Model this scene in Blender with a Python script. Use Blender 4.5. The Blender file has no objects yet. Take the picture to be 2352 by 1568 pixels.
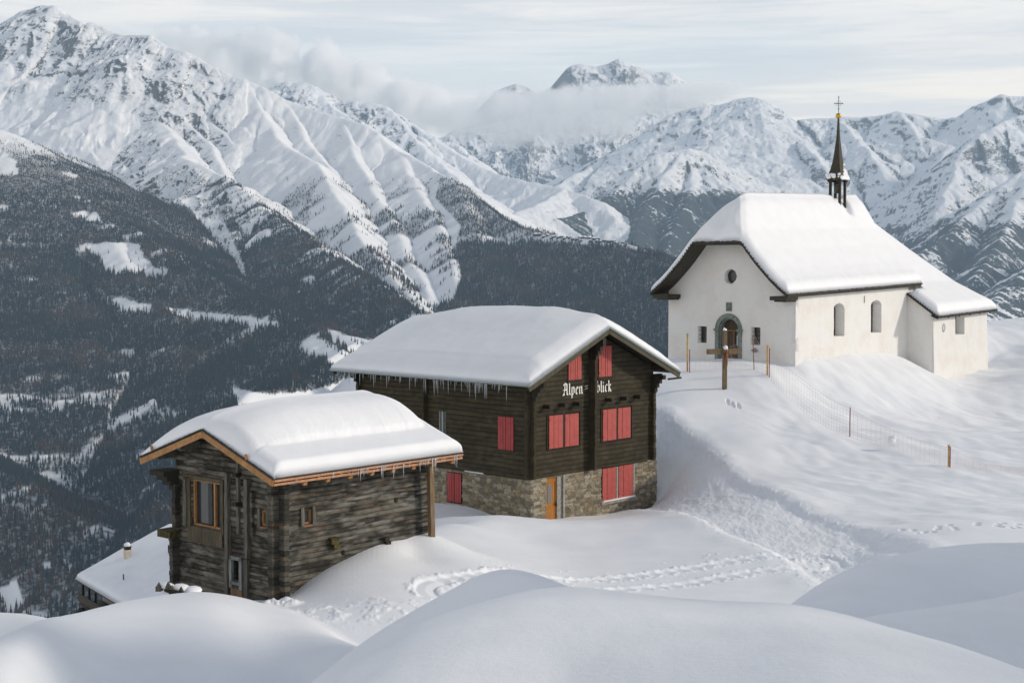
import bpy, bmesh, math, random
import numpy as np
from mathutils import Vector
R_ = math.radians
sc = bpy.context.scene
COL = sc.collection

# ------------------------------------------------------------------ camera, world, sun, exposure
FPX, CX, CY, YH = 3267.0, 1176.0, 784.0, 610.0          # measured on the photo (2352 x 1568 wide)
PITCH = math.atan((CY - YH) / FPX)
cam_d = bpy.data.cameras.new('camera'); cam = bpy.data.objects.new('camera', cam_d); COL.objects.link(cam)
cam_d.sensor_width = 36; cam_d.lens = FPX / 2352 * 36
cam_d.clip_start = 0.5; cam_d.clip_end = 120000
cam.rotation_euler = (R_(90) - PITCH, 0, 0)
sc.camera = cam
SUN_EL, SUN_AZ = 24.0, 92.0                              # azimuth clockwise from +Y (view direction)
sun_d = bpy.data.lights.new('sun', 'SUN'); sun = bpy.data.objects.new('sun', sun_d); COL.objects.link(sun)
sun_d.energy = 2.75; sun_d.angle = R_(4.0); sun_d.color = (1.0, 0.90, 0.77)
sd = Vector((math.sin(R_(SUN_AZ)) * math.cos(R_(SUN_EL)), math.cos(R_(SUN_AZ)) * math.cos(R_(SUN_EL)), math.sin(R_(SUN_EL))))
sun.rotation_euler = sd.to_track_quat('Z', 'Y').to_euler()
sc.view_settings.view_transform = 'Standard'; sc.view_settings.look = 'None'
sc.view_settings.gamma = 1; sc.view_settings.exposure = -0.06
sc.cycles.use_denoising = True
sc.cycles.max_bounces = 14; sc.cycles.diffuse_bounces = 3; sc.cycles.volume_bounces = 14
sc.cycles.transparent_max_bounces = 8
sc.cycles.volume_step_rate = 1.0; sc.cycles.volume_max_steps = 64

class NT:
    """small node-tree builder"""
    def __init__(s, tree): s.t = tree; s.n = tree.nodes; s.l = tree.links
    def node(s, typ, **kw):
        n = s.n.new(typ)
        for k, v in kw.items(): setattr(n, k, v)
        return n
    def put(s, sock, v):
        if isinstance(v, bpy.types.NodeSocket): s.l.new(v, sock)
        elif isinstance(v, (tuple, list)) and sock.type == 'RGBA' and len(v) == 3: sock.default_value = (*v, 1)
        else: sock.default_value = v
    def math(s, op, a, b=0.0, c=None, clamp=False):
        n = s.node('ShaderNodeMath', operation=op, use_clamp=clamp)
        s.put(n.inputs[0], a); s.put(n.inputs[1], b)
        if c is not None: s.put(n.inputs[2], c)
        return n.outputs[0]
    def mix(s, f, a, b, blend='MIX'):
        n = s.node('ShaderNodeMix', data_type='RGBA', blend_type=blend)
        s.put(n.inputs[0], f); s.put(n.inputs[6], a); s.put(n.inputs[7], b)
        return n.outputs[2]
    def ramp(s, f, a, b, lo=0.0, hi=1.0, smooth=True):
        n = s.node('ShaderNodeMapRange', interpolation_type='SMOOTHSTEP' if smooth else 'LINEAR')
        s.put(n.inputs[0], f); s.put(n.inputs[1], a); s.put(n.inputs[2], b); s.put(n.inputs[3], lo); s.put(n.inputs[4], hi)
        return n.outputs[0]
    def scale(s, v, sc3, rot=(0, 0, 0), loc=(0, 0, 0)):
        n = s.node('ShaderNodeMapping'); s.put(n.inputs[0], v)
        n.inputs[1].default_value = loc; n.inputs[2].default_value = rot; n.inputs[3].default_value = sc3
        return n.outputs[0]
    def noise(s, v, scale, detail=4.0, rough=0.55, dist=0.0, out=0):
        n = s.node('ShaderNodeTexNoise'); s.put(n.inputs['Vector'], v)
        n.inputs['Scale'].default_value = scale; n.inputs['Detail'].default_value = detail
        n.inputs['Roughness'].default_value = rough; n.inputs['Distortion'].default_value = dist
        return n.outputs[out]
    def voro(s, v, scale, feature='F1', out=0, rnd=1.0):
        n = s.node('ShaderNodeTexVoronoi', feature=feature); s.put(n.inputs['Vector'], v)
        n.inputs['Scale'].default_value = scale; n.inputs['Randomness'].default_value = rnd
        return n.outputs[out]
    def attr(s, name, out=2):
        n = s.node('ShaderNodeAttribute', attribute_name=name); return n.outputs[out]
    def bump(s, h, strength=0.5, dist=0.02, normal=None):
        n = s.node('ShaderNodeBump'); s.put(n.inputs['Height'], h)
        n.inputs['Strength'].default_value = strength; n.inputs['Distance'].default_value = dist
        if normal is not None: s.l.new(normal, n.inputs['Normal'])
        return n.outputs[0]

world = bpy.data.worlds.new('World'); sc.world = world; world.use_nodes = True
w = NT(world.node_tree); w.n.clear()
sky = w.node('ShaderNodeTexSky', sky_type='NISHITA'); sky.sun_disc = False
sky.sun_elevation = R_(SUN_EL); sky.sun_rotation = R_(SUN_AZ); sky.altitude = 1950; sky.dust_density = 1.0
tc = w.node('ShaderNodeTexCoord'); sep = w.node('ShaderNodeSeparateXYZ'); w.l.new(tc.outputs['Generated'], sep.inputs[0])
zz = sep.outputs[2]
# high layered cloud: streaks stretched along the horizon, a thin gap of blue between about 6.5 and 9.5 degrees
v1 = w.scale(tc.outputs['Generated'], (3.0, 3.0, 34.0), loc=(0.3, 1.2, 0.0))
n1 = w.noise(v1, 1.6, 6.0, 0.6, 0.4)
v2 = w.scale(tc.outputs['Generated'], (2.0, 2.0, 34.0), loc=(4.3, 0.2, 1.0))
n2 = w.noise(v2, 2.2, 7.0, 0.62, 0.2)
warp = w.math('MULTIPLY_ADD', n1, 0.055, w.math('MULTIPLY_ADD', sep.outputs[0], -0.03, zz))
gap = w.math('MULTIPLY', w.ramp(warp, 0.128, 0.158), w.ramp(warp, 0.21, 0.165))
gapn = w.math('MULTIPLY', gap, w.ramp(n2, 0.34, 0.66, 0.12, 1.0))
gapx = w.math('MULTIPLY', gapn, w.ramp(sep.outputs[0], 0.30, 0.16))
blue = w.mix(1.0, w.mix(0.0, sky.outputs[0], (0, 0, 0)), (0.095, 0.095, 0.095), 'MULTIPLY')
lowc = w.mix(w.ramp(n2, 0.38, 0.62), (0.94, 0.925, 0.89), (1.25, 1.14, 0.98))
highc = w.mix(w.ramp(n1, 0.40, 0.60), (0.84, 0.845, 0.86), (1.12, 1.06, 0.99))
cloudc = w.mix(w.ramp(zz, 0.10, 0.19), lowc, highc)
bandc = w.mix(w.ramp(n2, 0.38, 0.62), (0.48, 0.64, 0.74), (0.93, 0.96, 0.95))
vis = w.mix(gapx, cloudc, bandc)
# overhead (outside the photo) the deck thins to real sky
over = w.ramp(zz, 0.28, 0.8, 0.0, 0.55)
full = w.mix(over, w.mix(w.ramp(zz, 0.22, 0.7), vis, (0.52, 0.56, 0.625)), blue)
bg = w.node('ShaderNodeBackground'); w.l.new(full, bg.inputs[0]); bg.inputs[1].default_value = 1.0
wo = w.node('ShaderNodeOutputWorld'); w.l.new(bg.outputs[0], wo.inputs[0])

# ------------------------------------------------------------------ measuring helpers (photo pixel + depth -> place)
Fv = np.array([0, math.cos(PITCH), -math.sin(PITCH)]); Uv = np.array([0, math.sin(PITCH), math.cos(PITCH)])
def ray(px, py): return Fv + np.array([1., 0, 0]) * ((px - CX) / FPX) + Uv * ((CY - py) / FPX)
def P(px, py, Y):
    d = ray(px, py); return d * (Y / d[1])
def projn(X, Y, Z):
    wv = Y * Fv[1] + Z * Fv[2]
    return CX + FPX * X / wv, CY - FPX * (Y * Uv[1] + Z * Uv[2]) / wv
class Frame:
    """a building's own axes: x runs along its right-hand wall, y along its left-hand wall, origin at the near corner"""
    def __init__(s, px, py, Y, bear):
        s.O = P(px, py, Y); b = R_(bear); s.bear = b
        s.ex = np.array([math.sin(b), math.cos(b), 0]); s.ey = np.array([-math.cos(b), math.sin(b), 0])
    def right(s, px, py, y0=0.0):
        d = ray(px, py); t = (s.O @ s.ey + y0) / (d @ s.ey); q = d * t - s.O; return q @ s.ex, q[2]
    def left(s, px, py, x0=0.0):
        d = ray(px, py); t = (s.O @ s.ex + x0) / (d @ s.ex); q = d * t - s.O; return q @ s.ey, q[2]
    def w(s, x, y, z): return s.O + s.ex * x + s.ey * y + np.array([0, 0, z])
ALP = Frame(1218, 1193, 68, 44); CHA = Frame(1826, 845, 90, 41); BAR = Frame(643, 1378, 45, 42)

# ------------------------------------------------------------------ object helpers
def tag(o, label=None, cat=None, group=None, kind=None):
    if label: o['label'] = label
    if cat: o['category'] = cat
    if group: o['group'] = group
    if kind: o['kind'] = kind
    return o
def thing(name, label, cat, loc=(0, 0, 0), rz=0.0, group=None):
    o = bpy.data.objects.new(name, None); COL.objects.link(o); o.location = loc; o.rotation_euler = (0, 0, rz)
    o.empty_display_size = 0.3
    return tag(o, label, cat, group)
def mesh_np(name, V, Fc, mat=None, smooth=True, parent=None):
    """V (n,3) float, Fc (m,4) or (m,3) int arrays"""
    V = np.asarray(V, np.float32); Fc = np.asarray(Fc, np.int32)
    me = bpy.data.meshes.new(name); k = Fc.shape[1]
    me.vertices.add(len(V)); me.vertices.foreach_set('co', V.ravel())
    me.loops.add(Fc.size); me.loops.foreach_set('vertex_index', Fc.ravel())
    me.polygons.add(len(Fc)); me.polygons.foreach_set('loop_start', np.arange(0, Fc.size, k, dtype=np.int32))
    me.polygons.foreach_set('use_smooth', np.full(len(Fc), smooth, bool))
    me.update(calc_edges=True)
    if mat: me.materials.append(mat)
    o = bpy.data.objects.new(name, me); COL.objects.link(o)
    if parent: o.parent = parent
    return o
def fattr(o, name, arr):
    a = o.data.attributes.new(name, 'FLOAT', 'POINT'); a.data.foreach_set('value', np.asarray(arr, np.float32).ravel())
def gridfaces(nr, nc):
    i = np.arange(nr - 1)[:, None] * nc + np.arange(nc - 1)[None, :]
    return np.stack([i, i + 1, i + nc + 1, i + nc], -1).reshape(-1, 4)
def obj_bm(name, bm, mat, parent=None, smooth=False, loc=None):
    bmesh.ops.recalc_face_normals(bm, faces=bm.faces[:])
    me = bpy.data.meshes.new(name); bm.to_mesh(me); bm.free()
    for p in me.polygons: p.use_smooth = smooth
    if mat: me.materials.append(mat)
    o = bpy.data.objects.new(name, me); COL.objects.link(o)
    if parent: o.parent = parent
    if loc is not None: o.location = loc
    return o
def box(bm, x0, x1, y0, y1, z0, z1, jit=0.0, rng=None):
    vs = []
    for x in (x0, x1):
        for y in (y0, y1):
            for z in (z0, z1):
                j = [(rng.random() - .5) * jit for _ in range(3)] if jit else (0, 0, 0)
                vs.append(bm.verts.new((x + j[0], y + j[1], z + j[2])))
    for f in ((0, 1, 3, 2), (4, 6, 7, 5), (0, 4, 5, 1), (2, 3, 7, 6), (0, 2, 6, 4), (1, 5, 7, 3)):
        bm.faces.new([vs[i] for i in f])
    return vs
def prism(bm, pts, axis, a, b):
    """closed polygon pts (2d) swept along axis from a to b"""
    def mk(p, t):
        return {'x': (t, p[0], p[1]), 'y': (p[0], t, p[1]), 'z': (p[0], p[1], t)}[axis]
    A = [bm.verts.new(mk(p, a)) for p in pts]; B = [bm.verts.new(mk(p, b)) for p in pts]
    bm.faces.new(A); bm.faces.new(B[::-1]); n = len(pts)
    for i in range(n): bm.faces.new((A[i], A[(i + 1) % n], B[(i + 1) % n], B[i]))
def beam(bm, p, q, wd, ht, up=(0, 0, 1)):
    """rectangular bar from p to q"""
    p = Vector(p); q = Vector(q); d = (q - p).normalized(); s = d.cross(Vector(up)).normalized(); u = s.cross(d)
    vs = []
    for c in (p, q):
        for a, b in ((-1, -1), (1, -1), (1, 1), (-1, 1)): vs.append(bm.verts.new(c + s * a * wd / 2 + u * b * ht / 2))
    for f in ((3, 2, 1, 0), (4, 5, 6, 7), (0, 1, 5, 4), (1, 2, 6, 5), (2, 3, 7, 6), (3, 0, 4, 7)): bm.faces.new([vs[i] for i in f])
def tube(bm, pts, rads, n=8, cap=True):
    rings = []
    for i, p in enumerate(pts):
        p = Vector(p)
        d = (Vector(pts[min(i + 1, len(pts) - 1)]) - Vector(pts[max(i - 1, 0)])).normalized()
        s = d.cross(Vector((0, 0, 1)) if abs(d.z) < .9 else Vector((1, 0, 0))).normalized(); u = s.cross(d)
        r = rads[i] if isinstance(rads, (list, tuple)) else rads
        rings.append([bm.verts.new(p + (s * math.cos(a) + u * math.sin(a)) * r) for a in [2 * math.pi * k / n for k in range(n)]])
    for a, b in zip(rings, rings[1:]):
        for k in range(n): bm.faces.new((a[k], a[(k + 1) % n], b[(k + 1) % n], b[k]))
    if cap: bm.faces.new(rings[0][::-1]); bm.faces.new(rings[-1])

# ------------------------------------------------------------------ numpy noise
_rs = np.random.RandomState(7); _perm = _rs.permutation(4096).astype(np.int32); _perm = np.concatenate([_perm, _perm])
_ga = _rs.rand(4096) * 2 * np.pi; _gx = np.cos(_ga).astype(np.float32); _gy = np.sin(_ga).astype(np.float32)
def perlin(x, y, seed=0):
    x = np.asarray(x, np.float32) + np.float32(seed * 17.31); y = np.asarray(y, np.float32) + np.float32(seed * 9.77)
    xi = np.floor(x).astype(np.int32); yi = np.floor(y).astype(np.int32); xf = x - xi; yf = y - yi
    u = xf * xf * xf * (xf * (xf * 6 - 15) + 10); v = yf * yf * yf * (yf * (yf * 6 - 15) + 10)
    xi &= 4095; yi &= 4095
    def g(ix, iy, dx, dy):
        h = _perm[_perm[ix & 4095] + (iy & 4095)]; return _gx[h] * dx + _gy[h] * dy
    a = g(xi, yi, xf, yf); b = g(xi + 1, yi, xf - 1, yf); c = g(xi, yi + 1, xf, yf - 1); d = g(xi + 1, yi + 1, xf - 1, yf - 1)
    return (a + u * (b - a) + v * ((c + u * (d - c)) - (a + u * (b - a)))) * 1.5
def fbm(x, y, oct=4, gain=.5, seed=0, lac=2.03):
    s = 0; a = 1.0; t = 0
    for k in range(oct): s = s + a * perlin(x, y, seed + k * 3); t += a; a *= gain; x = x * lac; y = y * lac
    return s / t
def ridged(x, y, oct=4, gain=.5, seed=0, lac=2.03):
    s = 0; a = 1.0; t = 0
    for k in range(oct): s = s + a * (1 - np.abs(perlin(x, y, seed + k * 3))); t += a; a *= gain; x = x * lac; y = y * lac
    return s / t
def sstep(a, b, x):
    t = np.clip((x - a) / (b - a), 0, 1); return t * t * (3 - 2 * t)
def inpoly(px, py, poly):
    r = np.zeros(px.shape, bool); n = len(poly)
    for i in range(n):
        x0, y0 = poly[i]; x1, y1 = poly[(i + 1) % n]
        if y0 == y1: continue
        c = ((y0 > py) != (y1 > py)) & (px < (x1 - x0) * (py - y0) / (y1 - y0) + x0); r ^= c
    return r

# ------------------------------------------------------------------ materials
def material(name, rough=0.7, spec=0.3):
    m = bpy.data.materials.new(name); m.use_nodes = True; t = NT(m.node_tree)
    b = m.node_tree.nodes['Principled BSDF']; b.inputs['Roughness'].default_value = rough
    b.inputs['Specular IOR Level'].default_value = spec
    tcn = t.node('ShaderNodeTexCoord'); t.P = tcn.outputs['Object']; t.b = b; t.m = m
    return t
def setc(t, c): t.put(t.b.inputs['Base Color'], c)
def setn(t, n): t.l.new(n, t.b.inputs['Normal'])

def mat_snow(name, col=(0.86, 0.875, 0.90), bump=0.25, sc_=1.0):
    t = material(name, 0.55, 0.25)
    n = t.noise(t.P, 0.8 * sc_, 3, .5); c = t.mix(t.ramp(n, .35, .65), col, tuple(min(1, v * 1.03) for v in col)); setc(t, c)
    h = t.math('ADD', t.noise(t.P, 9 * sc_, 5, .65), t.math('MULTIPLY', t.noise(t.P, 60 * sc_, 2, .6), .35))
    setn(t, t.bump(h, bump, .03)); t.b.inputs['Subsurface Weight'].default_value = 0.0
    return t.m
M_SNOW = mat_snow('snow', bump=.36); M_ROOFSNOW = mat_snow('roof_snow', (.86, .87, .89), .3, 1.3)

def mat_wood_flat(name, c0, c1, rough=.65, stretch=(1, 1, .15), sc_=14, bump=.3, spec=.3):
    t = material(name, rough, spec); v = t.scale(t.P, stretch)
    n = t.noise(v, sc_, 6, .6, .6); n2 = t.noise(v, sc_ * .2, 3, .5)
    c = t.mix(t.ramp(n, .3, .7), c0, c1); c = t.mix(t.ramp(n2, .35, .7, 0, .45), c, tuple(x * .6 for x in c0)); setc(t, c)
    setn(t, t.bump(n, bump, .01)); return t.m
M_ORANGE = mat_wood_flat('fresh_larch_wood', (.33, .16, .058), (.48, .26, .105), stretch=(.4, .4, .4))
M_DOOR = mat_wood_flat('varnished_door_wood', (.36, .135, .02), (.46, .19, .03), .4)
M_OLDGREY = mat_wood_flat('weathered_grey_wood', (.055, .052, .042), (.17, .155, .125))
M_DARKWOOD = mat_wood_flat('dark_stained_wood', (.020, .016, .011), (.045, .036, .024), spec=.2)
M_ROOFEDGE = mat_wood_flat('dark_shingle_edge', (.028, .025, .018), (.075, .064, .042), stretch=(1, 1, 3))
M_POSTWOOD = mat_wood_flat('bleached_post_wood', (.13, .085, .045), (.26, .18, .10))
M_CROSS = mat_wood_flat('cross_wood', (.10, .07, .038), (.22, .16, .09), sc_=20)
M_FIGURE = mat_wood_flat('carved_figure_wood', (.22, .085, .04), (.36, .15, .075), sc_=30)

def mat_logs(name, c_dark, c_mid, c_light, c_warm, warm=.5, palef=.75):
    """hewn logs, colours from mesh attributes: seam (dark joint), shade = weathering"""
    t = material(name, .85, .2)
    v = t.scale(t.P, (.7, .7, 10)); n = t.noise(v, 2.2, 8, .70, .12)
    fine = t.noise(t.scale(t.P, (2.0, 2.0, 30)), 5.0, 5, .7, .3)
    big = t.noise(t.P, .55, 4, .6)
    tone = t.attr('tone'); c = t.mix(t.ramp(t.math('ADD', t.math('MULTIPLY', tone, .9), t.math('MULTIPLY', n, .55)), .40, 1.05), c_dark, c_mid)
    c = t.mix(t.ramp(t.math('ADD', fine, t.math('MULTIPLY', tone, .16)), .60, .82, 0, .6), c, c_light)
    c = t.mix(t.math('MULTIPLY', t.ramp(t.noise(t.scale(t.P, (.6, .6, 4), loc=(3, 1, 2)), 1.3, 4, .6), .53, .72), warm), c, c_warm)
    c = t.mix(t.ramp(big, .45, .62, .0, .6), c, c_dark)
    c = t.mix(t.attr('seam'), c, (.006, .005, .004)); c = t.mix(t.math('MULTIPLY', t.attr('pale'), palef), c, (.29, .28, .25))
    setc(t, c); h = t.math('ADD', n, t.math('MULTIPLY', fine, .8)); setn(t, t.bump(h, .6, .03)); return t.m
M_BARNLOG = mat_logs('weathered_hewn_logs', (.034, .032, .026), (.150, .141, .115), (.34, .325, .28), (.22, .14, .08))
M_HOUSELOG = mat_logs('brown_stained_logs', (.040, .033, .019), (.064, .053, .031), (.088, .074, .045), (.078, .058, .034), .3, .10)

def mat_masonry():
    t = material('rubble_masonry', .9, .15)
    st = t.attr('stone'); st2 = t.attr('stoneb')
    c = t.mix(st, (.20, .16, .10), (.40, .36, .28)); c = t.mix(t.ramp(st2, .6, .9, 0, .8), c, (.13, .12, .095))
    c = t.mix(t.ramp(st2, .0, .2, .7, 0), c, (.36, .25, .13))
    n = t.noise(t.P, 9, 6, .65); c = t.mix(t.ramp(n, .35, .7, 0, .45), c, (.09, .08, .06))
    c = t.mix(t.attr('joint'), c, (.12, .105, .075))
    setc(t, c); setn(t, t.bump(t.noise(t.P, 25, 5, .7), .5, .02)); return t.m
M_STONE = mat_masonry()

def mat_plaster():
    t = material('white_lime_plaster', .85, .2)
    n = t.noise(t.P, .7, 5, .6); n2 = t.noise(t.P, 5, 6, .7); geo = t.node('ShaderNodeSeparateXYZ'); t.l.new(t.P, geo.inputs[0])
    c = t.mix(t.ramp(n, .42, .68), (.77, .76, .735), (.74, .705, .66))
    c = t.mix(t.ramp(n2, .5, .8, 0, .32), c, (.60, .575, .52))
    streak = t.noise(t.scale(t.P, (4, 4, .35)), 1.5, 5, .6); c = t.mix(t.ramp(streak, .56, .8, 0, .35), c, (.55, .53, .48))
    setc(t, c); setn(t, t.bump(t.math('ADD', n2, t.noise(t.P, 1.6, 2, .5)), .35, .03)); return t.m
M_PLASTER = mat_plaster()

def mat_plain(name, c, rough=.6, spec=.4, metal=0.0, vary=.15, sc_=6, bump=0.0):
    t = material(name, rough, spec); n = t.noise(t.P, sc_, 5, .6)
    setc(t, t.mix(t.ramp(n, .3, .7), tuple(v * (1 - vary) for v in c), tuple(min(1, v * (1 + vary)) for v in c)))
    t.b.inputs['Metallic'].default_value = metal
    if bump: setn(t, t.bump(n, bump, .02))
    return t.m
M_RED = mat_plain('faded_red_paint', (.42, .085, .072), .6, .3, vary=.10, sc_=3)
M_REDSH = mat_plain('dull_red_paint', (.36, .055, .055), .6, .3, vary=.10, sc_=3)
M_HINGE = mat_plain('iron', (.03, .028, .026), .5, .5, .6)
M_DARK = mat_plain('dark_interior', (.010, .010, .010), .9, .1)
M_WHITE = mat_plain('white_lettering_paint', (.80, .78, .72), .7, .2, vary=.05)
M_GUTTER = mat_plain('grey_green_sheet_metal', (.16, .20, .19), .45, .5, .3)
M_GREYSTONE = mat_plain('green_grey_carved_stone', (.20, .225, .205), .8, .2, vary=.3, sc_=5, bump=.4)
M_CONCRETE = mat_plain('concrete', (.30, .29, .26), .9, .2, vary=.2)
M_GOLD = mat_plain('gilded_ball', (.62, .36, .05), .35, .6, .8, vary=.25, sc_=12)
M_BRONZE = mat_plain('bell_bronze', (.10, .09, .06), .4, .5, .7)
M_MOSSY = mat_plain('mossy_timber', (.075, .062, .028), .9, .1, vary=.5, sc_=9)
M_PIPE = mat_plain('blue_grey_pipe', (.28, .33, .35), .5, .4)
M_CURTAIN = mat_plain('pale_curtain', (.10, .115, .13), .9, .1, vary=.2)
M_YELLOW = mat_plain('yellow_stained_pole', (.56, .34, .12), .7, .2, vary=.3, sc_=3)
M_REDPOLE = mat_plain('dark_red_pole', (.20, .035, .03), .6, .3)
M_NET = mat_plain('faded_orange_net', (.66, .52, .49), .7, .2)
M_CREAM = mat_plain('cream_render', (.55, .50, .40), .85, .2)
def mat_glass(name, c=(.03, .035, .04), rough=.12):
    t = material(name, rough, .6); setc(t, c); return t.m
M_GLASS = mat_glass('window_glass'); M_GLASSP = mat_glass('pale_window_glass', (.14, .15, .16), .2)
def mat_ice():
    t = material('ice', .15, .6); setc(t, (.86, .91, .94)); t.b.inputs['Transmission Weight'].default_value = .55
    t.b.inputs['IOR'].default_value = 1.25; return t.m
M_ICE = mat_ice()

def mat_mountain():
    t = material('snow_and_rock', .8, .15); g = t.node('ShaderNodeNewGeometry'); P_ = g.outputs['Position']
    rk = t.attr('rock'); fo = t.attr('forest')
    n = t.noise(P_, .012, 9, .72, .3); n2 = t.noise(t.scale(P_, (1, 1, 2.6), rot=(.25, .1, 0)), .034, 8, .74, .3)
    n3 = t.noise(t.scale(P_, (1, 1, 4.5), rot=(.3, .15, 0)), .10, 5, .75, .2)
    rr = t.math('ADD', t.math('MULTIPLY', rk, .90), t.math('ADD', t.math('MULTIPLY', t.math('SUBTRACT', n2, .5), 1.9), t.math('MULTIPLY', t.math('SUBTRACT', n3, .5), 1.8)))
    rmask = t.math('MULTIPLY', t.ramp(rr, .50, .60), t.ramp(rk, .02, .14))
    rockc = t.mix(t.ramp(n, .35, .65), (.045, .048, .052), (.17, .165, .155))
    snow = t.mix(t.ramp(n, .4, .6), (.84, .845, .86), (.88, .88, .885))
    c = t.mix(rmask, snow, rockc)
    # woods too far off for single trees: speckle stretched down the slope
    nf = t.noise(t.scale(P_, (1, 1, .35)), .045, 7, .75); nf2 = t.noise(t.scale(P_, (1, 1, .5)), .006, 5, .7)
    ff = t.math('ADD', fo, t.math('ADD', t.math('MULTIPLY', t.math('SUBTRACT', nf, .5), 1.3), t.math('MULTIPLY', t.math('SUBTRACT', nf2, .5), .9)))
    fmask = t.math('MULTIPLY', t.ramp(ff, .48, .58), t.ramp(fo, .02, .12))
    c = t.mix(fmask, c, t.mix(nf2, (.030, .042, .042), (.055, .062, .062)))
    # darker forest-floor colour on the ground under near trees
    un = t.attr('under'); ng = t.noise(P_, .09, 5, .7)
    c = t.mix(t.math('MULTIPLY', un, t.ramp(ng, .35, .6, .55, 1.0)), c, (.036, .042, .044))
    setc(t, c)
    h = t.math('ADD', t.math('MULTIPLY', n2, t.math('MULTIPLY_ADD', rk, .8, .12)), 0.0)
    setn(t, t.bump(h, .55, 14.0)); return t.m
M_MOUNT = mat_mountain()

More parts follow.
